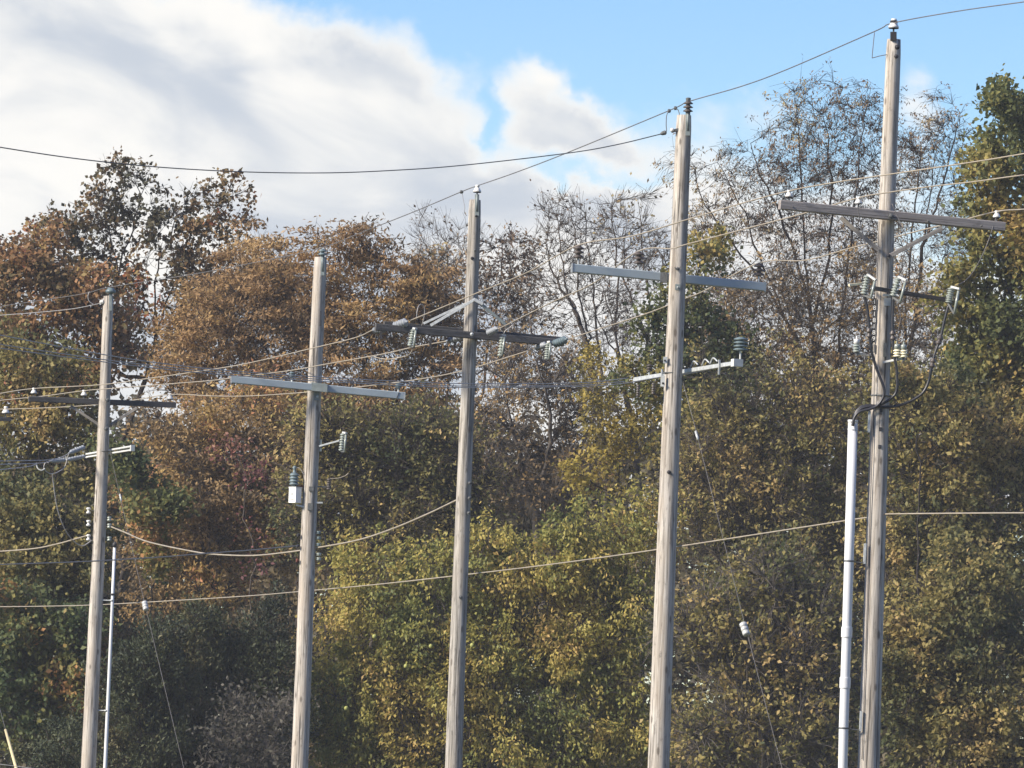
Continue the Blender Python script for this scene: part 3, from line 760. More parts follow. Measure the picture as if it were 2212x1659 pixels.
tree('cedar_tree', 'dark green cedar between the first two poles, the leftmost of three', 'cedar', 161, 330,
     [(330, 1400, 40, 60), (320, 1500, 70, 70), (310, 1620, 90, 80), (270, 1560, 50, 90)], 'leaf_cedar', 26000, 0.085, tw=(2200, 0.4, -0.1), natt=620, step=0.26, dk=0.3, up=0.2, aspect=0.4, droop=-0.4, spread=(0.08, 0.08, 0.1), bark='bark_dark', rmax=0.1)
tree('cedar_tree', 'dark green cedar between the first two poles, the middle of three', 'cedar', 162.5, 445,
     [(440, 1370, 45, 50), (440, 1460, 75, 70), (440, 1570, 100, 80), (450, 1660, 110, 60)], 'leaf_cedar', 30000, 0.085, tw=(2500, 0.4, -0.1), natt=680, step=0.26, dk=0.3, up=0.2, aspect=0.4, droop=-0.4, spread=(0.08, 0.08, 0.1), bark='bark_dark', rmax=0.1)
tree('cedar_tree', 'dark green cedar beside the second pole, the rightmost of three', 'cedar', 163, 570,
     [(580, 1340, 45, 50), (570, 1430, 70, 70), (570, 1540, 85, 80), (580, 1640, 90, 70), (620, 1480, 30, 90)], 'leaf_cedar', 26000, 0.085, tw=(2200, 0.4, -0.1), natt=640, step=0.26, dk=0.3, up=0.2, aspect=0.4, droop=-0.4, spread=(0.08, 0.08, 0.1), bark='bark_dark', rmax=0.1)
tree('cedar_tree', 'small feathery green cedar left of the first pole at the bottom', 'cedar', 158, 130,
     [(135, 1590, 50, 40), (120, 1640, 80, 50), (170, 1650, 40, 60)], 'leaf_cedar', 11000, 0.085, natt=300, step=0.24, dk=0.28, up=0.1, aspect=0.35, droop=-0.2, spread=(0.12, 0.12, 0.1), tshift=0.2, rmax=0.07)
tree('left_bush_tree', 'dark brown-green bushy tree left of the first pole at mid height', 'tree', 170, 80,
     [(50, 1130, 90, 70), (150, 1150, 70, 80), (80, 1230, 110, 70), (30, 1330, 80, 70), (160, 1260, 60, 80)],
     'leaf_olive', 17000, 0.12, tw=(1600, 0.6, 0.3), spread=(0.11, 0.11, 0.1), natt=560, step=0.3, dk=0.38, tshift=-0.16, rmax=0.12, bark='bark_dark')
tree('left_green_tree', 'green leafy bush left of the first pole near the bottom', 'tree', 163, 90,
     [(60, 1360, 90, 60), (140, 1400, 70, 70), (50, 1450, 80, 70), (130, 1490, 80, 60), (30, 1560, 60, 70)],
     'leaf_green', 15000, 0.13, tw=(1500, 0.55, 0.3), spread=(0.11, 0.11, 0.1), tvar=1.0, natt=520, step=0.28, dk=0.36, tshift=0.13, rmax=0.09, bark='bark_grey')
tree('pale_shrub', 'pale grey-leaved shrub at the bottom left of the second pole', 'shrub', 157, 550,
     [(560, 1570, 50, 50), (520, 1620, 60, 50), (590, 1620, 50, 60), (610, 1510, 18, 45), (480, 1645, 40, 30)],
     'leaf_pale', 2300, 0.10, tw=(900, 0.3, 0.0),  natt=420, step=0.2, dk=0.24, rmax=0.05, bark='bark_grey', aspect=0.6)
#TREES-END

# hedge apples: a dozen knobbly fruit hanging in the golden tree
def fruit(px, py, D, r=0.06):
    mb = MB(); c = at(px, py, D); rr = random.Random(int(px * 7 + py))
    n, m = 12, 8
    for j in range(m + 1):
        for i in range(n):
            t, p = 2 * math.pi * i / n, math.pi * j / m
            q = r * (1 + rr.uniform(-0.06, 0.06))
            mb.v.append(c + Vector((math.sin(p) * math.cos(t), math.sin(p) * math.sin(t), math.cos(p) * 1.05)) * q)
    for j in range(m):
        for i in range(n):
            mb.f.append((j*n+i, j*n+(i+1)%n, (j+1)*n+(i+1)%n, (j+1)*n+i))
    mb.build('fruit', 'fruit_skin', osage, True)
for (px, py) in [(809, 1375), (931, 1396), (1020, 1394), (877, 1439), (1370, 1500), (1396, 1618), (748, 1530)]:
    fruit(px, py, 162.6, 0.05)

# ------------------------------------------------------------------ utility poles
RNG = random.Random(5)
POLES = {}
def pole(key, label, D, top, bot, wt, wb, mat):
    """top, bot: photo points on the axis; wt, wb: widths in photo units there"""
    a = at(top[0], top[1], D); b = at(bot[0], bot[1], D)
    ax = (a - b).normalized()
    base = b + ax * ((-0.02 - b.z) / ax.z)
    root = empty('utility_pole', (base.x, base.y, 0))
    tag(root, label, 'utility pole', 'wooden utility poles in a row')
    H = (a - base).length
    r0 = wt / ppm(D) / 2; r1 = wb / ppm(D) / 2
    rb = r0 + (r1 - r0) * H / (a - b).length
    mb = MB(); n = 28; m = 60
    x = ax.cross(Vector((0, 1, 0))).normalized(); y = ax.cross(x)
    ph = [RNG.uniform(0, 6.28) for _ in range(8)]
    for j in range(m + 1):
        t = j / m
        r = rb + (r0 - rb) * t
        wob = x * 0.012 * math.sin(t * 5 + ph[0]) + y * 0.012 * math.sin(t * 6 + ph[1])
        if j == m: wob = wob
        for i in range(n):
            th = 2 * math.pi * i / n
            rr = r * (1 + 0.012 * math.sin(3 * th + ph[2] + t * 4) + 0.012 * math.sin(5 * th + ph[3] - t * 7) + 0.006 * math.sin(t * 60 + ph[4] + th))
            if j == m: rr -= 0.008
            mb.v.append(base + ax * (H * t) + wob + (x * math.cos(th) + y * math.sin(th)) * rr)
    for j in range(m):
        for i in range(n):
            mb.f.append((j*n+i, j*n+(i+1)%n, (j+1)*n+(i+1)%n, (j+1)*n+i))
    mb.v.append(a + Vector((0, 0, 0.012)))
    c = len(mb.v) - 1
    for i in range(n):
        mb.f.append((m*n+i, m*n+(i+1)%n, c))
    sh = mb.build('shaft', mat, root, True)
    POLES[key] = dict(root=root, D=D, ax=ax, base=base, H=H, r0=r0, rb=rb, shaft=sh, top=a)
    return root
def prad(key, z):
    p = POLES[key]
    return p['rb'] + (p['r0'] - p['rb']) * min(1, z / p['H'])
def pw(key, x, y, off=0.0):
    """photo point on the pole, off metres in front of the pole's axis (towards the camera)"""
    return at(x, y, POLES[key]['D'] - off)
pole('p5', 'tallest pole at the right with the white conduit and three fuse cutouts', 100, (1932, 85), (1873.5, 1659), 32, 47, 'pole_wood')
pole('p4', 'second pole from the right with a pale grey crossarm behind its shaft', 109, (1476, 249), (1423.5, 1659), 33, 47, 'pole_wood')
pole('p3', 'middle pole with dark doubled crossarms and peaked braces', 120, (1024.5, 432), (981, 1659), 26.5, 37, 'pole_wood_old')
pole('p2', 'second pole from the left with a pale grey crossarm across its front', 129, (693, 556), (645.5, 1659), 28, 37, 'pole_wood')
pole('p1', 'leftmost whole pole with a dark crossarm and a slim conduit beside it', 145, (235, 640), (191.5, 1659), 22, 33, 'pole_wood')
pole('p0', 'pole just beyond the left edge, only its dark crossarm end in view', 162, (-62, 720), (-100, 1659), 20, 29, 'pole_wood')

UP = Vector((0, 0, 1)); TOCAM = Vector((0, -1, 0)); RIGHT = Vector((1, 0, 0))
def R_(k): return POLES[k]['root']
def disc_bolt(key, x, y, r=0.03, mat='steel_dark', off=None):
    p = POLES[key]; z = pw(key, x, y).z
    o = prad(key, z) if off is None else off
    c = pw(key, x, y, o - 0.005)
    MB().lathe(c, TOCAM, [(0, r), (0.02, r), (0.022, r * 0.6), (0.05, r * 0.55), (0.055, r * 0.3)], 8).build('bolt', mat, R_(key))
def plate(key, x, y, w, h, mat='steel_dark', off=None, d=0.012, name='plate'):
    p = POLES[key]; z = pw(key, x, y).z
    o = (prad(key, z) + 0.004) if off is None else off
    c = pw(key, x, y, o); s = 1 / ppm(p['D'])
    return MB().box(c, RIGHT * w * s / 2, TOCAM * d, UP * h * s / 2).build(name, mat, R_(key))
def arm(key, a, b, hpx, off, skew, mat, name='crossarm', wpx=None):
    """crossarm between photo points; off metres in front of axis; skew: right end this much farther than left"""
    p = POLES[key]; D = p['D']
    A = at(a[0], a[1], D - off - skew / 2); B = at(b[0], b[1], D - off + skew / 2)
    h = hpx / ppm(D)
    mb = MB(); w = (wpx or hpx * 0.85) / ppm(D)
    # built along its own x axis so that the grain runs with it
    d = (B - A); L = d.length
    me = MB().bar(Vector((-L/2, 0, 0)), Vector((L/2, 0, 0)), w, h)
    ob = me.build(name, mat, None)
    d.normalize(); yv = UP.cross(d).normalized(); zv = d.cross(yv)
    mid = (A + B) / 2
    mw = Matrix((( d.x, yv.x, zv.x, 0), (d.y, yv.y, zv.y, 0), (d.z, yv.z, zv.z, 0), (0, 0, 0, 1)))
    ob.parent = p['root']
    ob.matrix_local = Matrix.Translation(mid - ORG[p['root']]) @ mw
    return A, B, ob
def on_arm(A, B, key, x, h):
    """point on top of an arm at photo column x"""
    D = POLES[key]['D']
    lo, hi = 0.0, 1.0
    best = min((abs(((A.lerp(B, t / 200)) - at(x, 800, D)).x - 0.0) + 0.0, t / 200) for t in range(201))
    # project properly: compare photo columns
    def col(p):
        q = RM.transposed() @ (p - CAMPOS)
        return 1106 + F * q.x / -q.z
    t = min(range(401), key=lambda i: abs(col(A.lerp(B, i / 400)) - x)) / 400
    return A.lerp(B, t) + UP * h
def pin_insulator(root, base, kind, s=1.0):
    """pin-type insulator standing at base; returns wire seat"""
    if kind == 'white':
        MB().lathe(base, UP, [(0, 0.012), (0.11 * s, 0.012)], 8).build('pin', 'steel_dark', root)
        ob = MB().lathe(base + UP * 0.075 * s, UP, [(0, 0.03*s), (0.004, 0.075*s), (0.03*s, 0.078*s), (0.05*s, 0.06*s), (0.075*s, 0.055*s), (0.085*s, 0.036*s), (0.105*s, 0.036*s), (0.115*s, 0.045*s), (0.14*s, 0.04*s), (0.145*s, 0.01)], 16).build('insulator', 'porcelain_white', root, True)
        MB().lathe(base + UP * 0.062 * s, UP, [(0, 0.02*s), (0.005, 0.07*s), (0.015*s, 0.079*s), (0.024*s, 0.07*s)], 16).build('insulator_skirt', 'iron_black', ob, True)
        return base + UP * 0.20 * s
    if kind == 'dark':
        MB().lathe(base, UP, [(0, 0.012), (0.12 * s, 0.012)], 8).build('pin', 'galvanised', root)
        MB().lathe(base + UP * 0.09 * s, UP, shed_prof(0.19*s, 0.03*s, 0.085*s, 3), 14).build('insulator', 'polymer_dark', root, True)
        return base + UP * 0.29 * s
    if kind == 'slate':
        MB().lathe(base, UP, [(0, 0.014), (0.16 * s, 0.014)], 8).build('pin', 'galvanised_pale', root)
        MB().lathe(base + UP * 0.13 * s, UP, shed_prof(0.2*s, 0.045*s, 0.11*s, 4), 14).build('insulator', 'polymer_slate', root, True)
        return base + UP * 0.34 * s
def cutout(key, bt, bb, tt, tb, off, hood='galvanised_pale', seed=0):
    """fuse cutout: porcelain body bt-bb, fuse tube tt-tb (photo points)"""
    root = R_(key)
    a = pw(key, *bb, off); b = pw(key, *bt, off); d = (b - a); L = d.length
    c = empty('fuse_cutout', (0, 0, 0)); c.parent = root; ORG[c] = ORG[root]; c.name = 'fuse_cutout'
    MB().lathe(a, d, shed_prof(L, 0.026, 0.052, 7), 12).build('cutout_body', 'porcelain_grey', c, True)
    t0 = pw(key, *tb, off + 0.05); t1 = pw(key, *tt, off + 0.05)
    MB().tube([t0, t1], 0.018, 10).build('fuse_tube', 'porcelain_grey', c, True)
    up = (t1 - b)
    MB().bar(b + UP * 0.015, t1 + UP * 0.03 + up * 0.15, 0.05, 0.03).build('hood', hood, c)
    MB().bar(a - UP * 0.01, t0 + UP * 0.01, 0.035, 0.03).build('hinge', 'steel_dark', c)
    m = (a + b) / 2
    MB().bar(m, m + (pw(key, (bt[0]+bb[0])/2, (bt[1]+bb[1])/2, off - 0.18) - m), 0.03, 0.03).build('bracket', 'steel_dark', c)
    return a, b
def arrester(key, x, y0, y1, off, capmat='porcelain_white', shedmat='cream_brown', r=0.05, capfrac=0.4, parent=None):
    root = parent or R_(key)
    a = pw(key, x, y1, off); b = pw(key, x, y0, off); L = (b - a).length
    ob = MB().lathe(a, b - a, shed_prof(L * (1 - capfrac), r * 0.6, r * 1.15, 3), 14).build('arrester', shedmat, root, True)
    MB().lathe(a + (b - a) * (1 - capfrac) , b - a, [(0, r * 0.8), (L*capfrac*0.85, r * 0.78), (L*capfrac*0.95, r * 0.6), (L*capfrac, 0.012), (L*capfrac + 0.04, 0.01)], 14).build('arrester_cap', capmat, ob, True)
    MB().tube([a - UP * 0.05, a + UP * 0.01], 0.015, 8).build('stud', 'steel_dark', ob)
    return ob
def loop(key, pts, off, r=0.008, mat='wire_grey', name='jumper', parent=None):
    P_ = [pw(key, x, y, off if not isinstance(off, (list, tuple)) else off[i]) for i, (x, y) in enumerate(pts)]
    return MB().tube(spline(P_, 6), r, 6).build(name, mat, parent or R_(key), True)
def top_pin(key, bx, by0, by1, mat, off):
    """ridge-pin bracket bolted to the face at the pole top"""
    p = POLES[key]
    a = pw(key, bx, by1, off); b = pw(key, bx, by0, off)
    MB().bar(a, b, 0.07, 0.035, TOCAM).build('pole_top_bracket', mat, p['root'])
    MB().tube([a.lerp(b, 0.2), b], 0.028, 8).build('pin_rib', mat, p['root'], True)
    return b

# ---- fifth pole (right)
k = 'p5'
MB().bar(pw(k, 1930, 87, 0.085), pw(k, 1930, 69, 0.085), 0.085, 0.05, TOCAM).build('pole_top_bracket', 'iron_black', R_(k))
s5 = pin_insulator(R_(k), pw(k, 1930, 72, 0.085), 'white', 0.92)
MB().lathe(s5 - UP * 0.05, UP, [(0, 0.05), (0.03, 0.055), (0.05, 0.03)], 10).build('wire_tie', 'iron_black', R_(k))
disc_bolt(k, 1938, 102, 0.035, 'iron_black'); disc_bolt(k, 1936, 122, 0.03, 'iron_black')
loop(k, [(1889, 70), (1886, 100), (1884, 123), (1885, 125), (1900, 121), (1916, 118)], 0.05, 0.006, 'wire_dark')
A5, B5, _ = arm(k, (1684, 442), (2169, 490), 20, 0.20, 0.95, 'arm_wood')
seat5 = [pin_insulator(R_(k), on_arm(A5, B5, k, x, 0.062), 'white', 0.68) for x in (1704, 1853, 2152)]
disc_bolt(k, 1924, 467, 0.042, 'steel_dark', 0.26)
for x, y in ((1842, 473), (2005, 478), (2120, 488), (1712, 447)):
    disc_bolt(k, x, y, 0.016, 'steel_dark', 0.26 - (x - 1924) / 160 * 0.29)
arm(k, (1816, 470), (1899, 541), 9, 0.19, -0.02, 'brace_wood', 'brace', 4)
arm(k, (2036, 493), (1917, 555), 9, 0.19, -0.02, 'brace_wood', 'brace', 4)
disc_bolt(k, 1919, 552, 0.025, 'iron_black', 0.21)
arm(k, (1884, 622), (2041, 647), 9, 0.17, 0.3, 'arm_wood_dark', 'cutout_arm')
cutout(k, (1874, 595), (1866, 636), (1889.6, 608), (1881, 645), 0.32)
cutout(k, (1941, 600), (1929, 640), (1955.5, 609), (1944, 654), 0.34)
cutout(k, (2055, 622), (2049, 654), (2070.5, 628), (2061, 679), 0.20)
MB().bar(pw(k, 1834, 616, 0.3), pw(k, 1862, 612.5, 0.2), 0.03, 0.032).build('sunlit_arm_end', 'cream', R_(k))  # left end of the cutout arm, sunlight on it put into the cream colour
MB().bar(pw(k, 1907, 637.5, 0.2), pw(k, 1922, 638, 0.2), 0.02, 0.028).build('tag_bracket', 'cabinet_white', R_(k))
plate(k, 1917, 652, 15, 17, 'galvanised', name='mount_plate')
# number strip: white figures on black, one above the other
st = plate(k, 1888.5, 692, 6.5, 96, 'tag_black', prad(k, 9) * 0.80, 0.006, 'number_strip')
for i, ch in enumerate('1818189'):
    cu = bpy.data.curves.new('digit', 'FONT'); cu.body = ch; cu.size = 0.085; cu.align_x = 'CENTER'; cu.align_y = 'CENTER'; cu.extrude = 0.001
    to = bpy.data.objects.new('digit', cu); COL.objects.link(to)
    dg = bpy.context.evaluated_depsgraph_get()
    me = bpy.data.meshes.new_from_object(to.evaluated_get(dg))
    bpy.data.objects.remove(to)
    me.materials.clear(); me.materials.append(M['tag_white'])
    o = bpy.data.objects.new('digit', me); COL.objects.link(o)
    o.parent = st
    c = pw(k, 1889.4 - i * 0.35, 652 + i * 13.3, prad(k, 9) * 0.80 + 0.012)
    o.location = c - ORG[st]
    o.rotation_euler = (math.pi / 2, 0, 0)
arrester(k, 1850.6, 732, 761, 0.35, 'porcelain_white', 'porcelain_grey')
arrester(k, 1938, 743, 771, 0.30, 'porcelain_grey', 'cream'); arrester(k, 1952, 744, 772, 0.30, 'porcelain_grey', 'cream')
MB().bar(pw(k, 1855, 764, 0.33), pw(k, 1876, 768, 0.05), 0.03, 0.03).build('arrester_bracket', 'galvanised', R_(k))
MB().bar(pw(k, 1907, 783, 0.17), pw(k, 1926, 779, 0.2), 0.03, 0.03).bar(pw(k, 1926, 779, 0.2), pw(k, 1954, 774, 0.28), 0.03, 0.03).build('arrester_bracket', 'galvanised_pale', R_(k))
plate(k, 1912, 756, 8, 30, 'steel_dark', name='channel_plate')
plate(k, 1889, 753, 3.5, 18, 'steel_dark', prad(k, 8) * 0.8, name='channel_plate')
loop(k, [(1870, 638), (1873, 660), (1877, 690)], 0.3, 0.007, 'wire_dark'); loop(k, [(1930, 641), (1945, 680), (1940, 715), (1938, 743)], 0.32, 0.005, 'wire_dark')
loop(k, [(1941, 600), (1955, 540), (1960, 515), (1948, 490), (1940, 470), (1927, 440)], [0.34, 0.4, 0.45, 0.45, 0.4, 0.4], 0.006, 'wire_dark')
loop(k, [(1874, 595), (1880, 560), (1862, 500), (1852, 440)], [0.33, 0.5, 0.55, 0.6], 0.006, 'wire_dark')
loop(k, [(2055, 622), (2092, 600), (2125, 545), (2152, 470)], [0.22, 0.0, -0.1, -0.2], 0.006, 'wire_dark')
MB().tube(spline([pw(k, x, y, o) for x, y, o in [(1899, 480, 0.10), (1896, 560, 0.13), (1889, 800, 0.14), (1880, 1100, 0.13), (1862, 1640, 0.13)]], 10), 0.006, 6).build('ground_wire', 'wire_dark', R_(k), True)
for y in (886, 927, 965): plate(k, 1903 - (y - 886) * 0.035, y, 7, 8, 'iron_black', name='square_washer')
MB().lathe(pw(k, 1904, 855, 0), POLES[k]['ax'], [(-0.012, 0.142), (0.0, 0.147), (0.012, 0.142)], 24).build('band', 'steel_dark', R_(k), True)

# ---- riser conduit on the fifth pole, a thing of its own with its cables
con = empty('riser_conduit', at(1815, 1960, 99.85) * 1.0)
con.location.z = 0; ORG[con] = Vector(con.location)
tag(con, 'thick white conduit pipe standing beside the tallest right-hand pole', 'conduit')
cax = [(1842.5, 908), (1834, 1210), (1829, 1370), (1822.5, 1570), (1815, 1980)]
CP = [at(x, y, 99.86) for x, y in cax]; CP[-1].z = 0
cr_ = 10.3 / 160
def conp(y):
    for (a, b) in zip(cax[:-1], cax[1:]):
        if a[1] <= y <= b[1]:
            t = (y - a[1]) / (b[1] - a[1]); return at(a[0] + (b[0] - a[0]) * t, y, 99.86)
MB().tube([CP[0]] + CP[1:], cr_, 28).build('pipe', 'pvc_white', con, True)
MB().lathe(CP[0] - UP * 0.03, UP, [(0, cr_ * 1.08), (0.035, cr_ * 1.08), (0.035, cr_ * 0.8), (0.03, cr_ * 0.8)], 28).build('bushing', 'pvc_white', con, True)
for y0, y1 in ((1354, 1377), (1463, 1487)):
    MB().lathe(conp(y1), conp(y0) - conp(y1), [(0, cr_*0.99), (0.001, cr_*1.13), (0.012, cr_*1.16), ((y1-y0)/160-0.012, cr_*1.16), ((y1-y0)/160-0.001, cr_*1.12), ((y1-y0)/160, cr_*0.99)], 28).build('coupling', 'pvc_white', con)
for y, yb in ((928, 889), (1212, 1174), (1573, 1536)):
    c = conp(y)
    x0 = {928: 1875.5, 1212: 1866, 1573: 1857.5}[y]
    b = at(x0, y + 4, 99.86)
    br = MB().bar(c, b, 0.03, 0.012).build('standoff_bracket', 'steel_dark', con)
    MB().bar(at(x0 + 1, y + 6, 99.86), at(x0 + 3, yb, 99.86), 0.035, 0.03, TOCAM).build('channel', 'galvanised', br)
    MB().lathe(c - UP * 0.012, UP, [(0, cr_ * 1.02), (0.002, cr_ * 1.06), (0.022, cr_ * 1.06), (0.024, cr_ * 1.02)], 28).build('strap', 'steel_dark' if y != 928 else 'pvc_white', br, True)
def cable(pts, offs, label, sleeves=()):
    n = len(pts)
    P_ = [at(x, y, 100 - (offs[0] + (offs[1] - offs[0]) * min(1, i / (n * 0.7)))) for i, (x, y) in enumerate(pts)]
    root = empty('riser_cable', P_[-1])
    tag(root, label, 'cable', 'black riser cables on the tallest pole')
    MB().tube(spline(P_, 8), 0.0195, 10).build('sheath', 'cable_black', root, True)
    for i in sleeves:
        d = P_[i] - P_[i + 1]
        MB().lathe(P_[i + 1], d, shed_prof(0.13, 0.024, 0.045, 2), 12).build('termination_shed', 'polymer_dark', root, True)
cable([(1866, 638), (1873, 665), (1877, 700), (1878.5, 730), (1881, 750), (1886.6, 773.6), (1893.5, 796.7), (1902.8, 819.8), (1909, 837), (1910.3, 847.6), (1907.4, 859), (1899.3, 872), (1888.9, 880), (1875, 884.6), (1856.5, 890), (1846, 902), (1841, 920)], (0.3, 0.24), 'black cable curving down across the face of the tallest pole into the conduit', (2,))
cable([(1930, 642), (1928, 690), (1929, 735), (1931.7, 767.8), (1936.3, 794.4), (1938, 815), (1938, 833.7), (1934.6, 850), (1923.6, 861.5), (1908.5, 870.8), (1891, 877.7), (1873.8, 879), (1860, 883.5), (1848, 896), (1843, 920)], (0.26, 0.19), 'black cable hanging just right of the tallest pole and bending into the conduit', (1,))
cable([(2049, 660), (2041, 690), (2033, 725), (2026.6, 744.6), (2018.5, 767.8), (2012.7, 794.4), (2006.9, 821), (1997.6, 843), (1983.8, 856.9), (1960.6, 869.6), (1937.5, 877), (1914.3, 879), (1893.5, 877), (1875, 876), (1858.8, 880.5), (1847, 895), (1844, 920)], (0.12, 0.15), 'longest black cable sweeping from the outer fuse cutout into the conduit', (2, 4))

# ---- fourth pole
k = 'p4'
b4 = top_pin(k, 1486, 240, 293, 'steel_green', 0.10)
MB().lathe(b4 - UP * 0.02, UP, shed_prof(0.17, 0.03, 0.075, 3), 14).build('insulator', 'polymer_dark', R_(k), True)
MB().lathe(b4 + UP * 0.14, UP, [(0, 0.035), (0.05, 0.04), (0.06, 0.02)], 10).build('wire_clamp', 'steel_dark', R_(k))
MB().bar(pw(k, 1466, 280, 0.05), pw(k, 1450, 284, 0.05), 0.05, 0.045).build('dead_end_bracket', 'steel_dark', R_(k))
MB().lathe(pw(k, 1452, 281, 0.05), TOCAM, [(-0.03, 0.03), (0.03, 0.03)], 12).build('spool', 'porcelain_white', R_(k), True)
MB().lathe(pw(k, 1440, 285.5, 0.05), pw(k, 1428, 289, 0.05) - pw(k, 1440, 285.5, 0.05), [(0, 0.015), (0.02, 0.035), (0.07, 0.03), (0.1, 0.01)], 10).build('strain_clamp', 'steel_dark', R_(k))
loop(k, [(1444, 240), (1440, 250), (1439, 268), (1440, 284)], 0.05, 0.007, 'wire_dark')
loop(k, [(1459, 233), (1465, 238), (1468, 248)], 0.05, 0.006, 'wire_dark')
for x, y in ((1445, 239.5), (1458.5, 233.5)):
    MB().lathe(pw(k, x - 3, y, 0.02), RIGHT, [(0, 0.015), (0.01, 0.03), (0.04, 0.028), (0.05, 0.012)], 10).build('wire_connector', 'steel_dark', R_(k))
A4, B4, _ = arm(k, (1236, 579), (1653, 620), 18.6, -0.19, 0.85, 'arm_grey')
seat4 = [pin_insulator(R_(k), on_arm(A4, B4, k, x, 0.06), 'dark') for x in (1249, 1378, 1638)]
MB().box(A4, (B4 - A4).normalized() * 0.012, TOCAM * 0.062, UP * 0.072).build('end_cap', 'galvanised_pale', R_(k))
MB().box(B4, (B4 - A4).normalized() * 0.012, TOCAM * 0.062, UP * 0.072).build('end_cap', 'arm_grey', R_(k))
MB().box(pw(k, 1433.5, 599.5, -0.14), RIGHT * 0.05, TOCAM * 0.06, UP * 0.075).build('arm_bracket', 'steel_dark', R_(k))
disc_bolt(k, 1463.5, 580, 0.022); loop(k, [(1457, 577), (1463, 583), (1470, 576)], prad(k, 8) + 0.02, 0.008, 'steel_dark', 'hook')
plate(k, 1464, 620, 11, 12, 'steel_green', name='tag_plate'); disc_bolt(k, 1464, 621, 0.02, 'galvanised')
# doubled deadend arm, seen nearly end-on
def alley(key, a, b, half, offs, hpx, mat, wpx, back=0.0):
    out = []
    for o in offs:
        D = POLES[key]['D']
        A = at(a[0], a[1], D + half + back); B = at(b[0], b[1], D - half + back)
        d = (B - A).normalized(); s = d.cross(UP).normalized()
        A2 = A + s * o; B2 = B + s * o
        MB().bar(A2, B2, wpx / ppm(D), hpx / ppm(D)).build('deadend_arm', mat, R_(key))
        out.append((A2, B2))
    return out
al = alley(k, (1372, 820), (1592, 784), 1.6, (0.0,), 9, 'galvanised', 8, 0.24)
e0 = al[0][1]; ed = (al[0][1] - al[0][0]).normalized(); es = ed.cross(UP).normalized()
MB().box(e0, es * 0.075, ed * 0.05, UP * 0.055).build('end_plate', 'galvanised_pale', R_(k))
seatd = [pin_insulator(R_(k), e0 + UP * 0.05 - es * 0.05, 'slate')]
e1 = al[0][0].lerp(al[0][1], 0.14); pin_insulator(R_(k), e1 + UP * 0.03, 'dark', 0.6)
for t in (0.30, 0.86):
    c = al[0][0].lerp(al[0][1], t)
    MB().bar(c + UP * 0.08 + es * 0.05, c - UP * 0.14 + es * 0.05, 0.03, 0.012, ed).build('strap', 'galvanised_pale', R_(k))
for t in (0.55, 0.66, 0.74):
    c = al[0][0].lerp(al[0][1], t) + UP * 0.05
    MB().tube(spline([c, c + UP * 0.08 + ed * 0.1, c + UP * 0.02 + ed * 0.25], 5), 0.012, 6).build('arm_clip', 'galvanised', R_(k), True)
plate(k, 1437, 778, 9, 14, 'galvanised', name='tag_plate'); disc_bolt(k, 1436, 779, 0.02, 'iron_black')
plate(k, 1431.5, 823, 9, 24, 'galvanised_pale', name='mount_plate'); disc_bolt(k, 1432, 828, 0.022, 'iron_black')
MB().lathe(pw(k, 1452, 806, 0), POLES[k]['ax'], [(-0.008, 0.142), (0.0, 0.146), (0.008, 0.142)], 24).build('band', 'steel_dark', R_(k), True)
for x, y in ((1378, 842), (1411, 838)):
    MB().lathe(pw(k, x, y + 14, 0.1), UP, shed_prof(0.17, 0.02, 0.035, 5), 10).build('hanging_insulator', 'polymer_dark', R_(k), True)
disc_bolt(k, 1445, 1020, 0.03, 'iron_black')

# ---- third pole
k = 'p3'
b3 = top_pin(k, 1030.5, 420, 466, 'steel_green', 0.11)
pin_insulator(R_(k), b3 - UP * 0.03, 'white', 0.85)
disc_bolt(k, 1029, 466, 0.025, 'iron_black'); disc_bolt(k, 1020, 558, 0.028, 'iron_black'); disc_bolt(k, 1026, 541, 0.02)
MB().lathe(pw(k, 993, 414.5, 0.1), RIGHT, [(0, 0.015), (0.015, 0.03), (0.045, 0.028), (0.06, 0.012)], 10).build('wire_connector', 'steel_dark', R_(k))
loop(k, [(998, 416), (1001, 432), (1004, 448), (1003, 458), (1008, 466)], [0.1, 0.1, 0.1, 0.08, 0.02], 0.005, 'wire_grey')
A3, B3, _ = arm(k, (811, 706.5), (1217, 741), 15, 0.20, 0.9, 'arm_wood_dark')
A3b, B3b, _ = arm(k, (829, 701.5), (1219, 736), 15, -0.20, 0.9, 'arm_wood_dark')
arm(k, (1027, 646), (930, 703), 6, 0.18, 0.05, 'galvanised', 'brace', 3); arm(k, (1027, 646), (915, 699), 5, -0.18, 0.05, 'galvanised', 'brace', 3)
arm(k, (1027, 646), (1092, 701), 6, 0.18, 0.05, 'steel_green', 'brace', 3); arm(k, (1032, 652), (1100, 706), 6, -0.18, 0.05, 'steel_dark', 'brace', 3)
MB().bar(pw(k, 1024, 647, 0.2), pw(k, 1043, 657, 0.2), 0.06, 0.05).build('brace_peak', 'galvanised', R_(k))
def strain(root, a, b, r=0.05, n=6, mat='polymer_grey', name='strain_insulator'):
    d = b - a; L = d.length
    return MB().lathe(a, d, [(0, 0.012)] + [(h + L * 0.1, q) for h, q in shed_prof(L * 0.8, r * 0.36, r, n)] + [(L, 0.012)], 12).build(name, mat, root, True)
strain(R_(k), pw(k, 850, 706, 0.45), pw(k, 882, 694, 0.62), 0.075, 5)
strain(R_(k), pw(k, 1052, 720, 0.25), pw(k, 1076, 709, 0.45), 0.055, 5)
strain(R_(k), pw(k, 1195, 744, 0.0), pw(k, 1226, 732, 0.2), 0.07, 5, 'polymer_slate')
strain(R_(k), pw(k, 833, 712, 0.2), pw(k, 803, 714, 0.0), 0.055, 5)
strain(R_(k), pw(k, 1000, 728, 0.0), pw(k, 964, 737, -0.2), 0.055, 5)
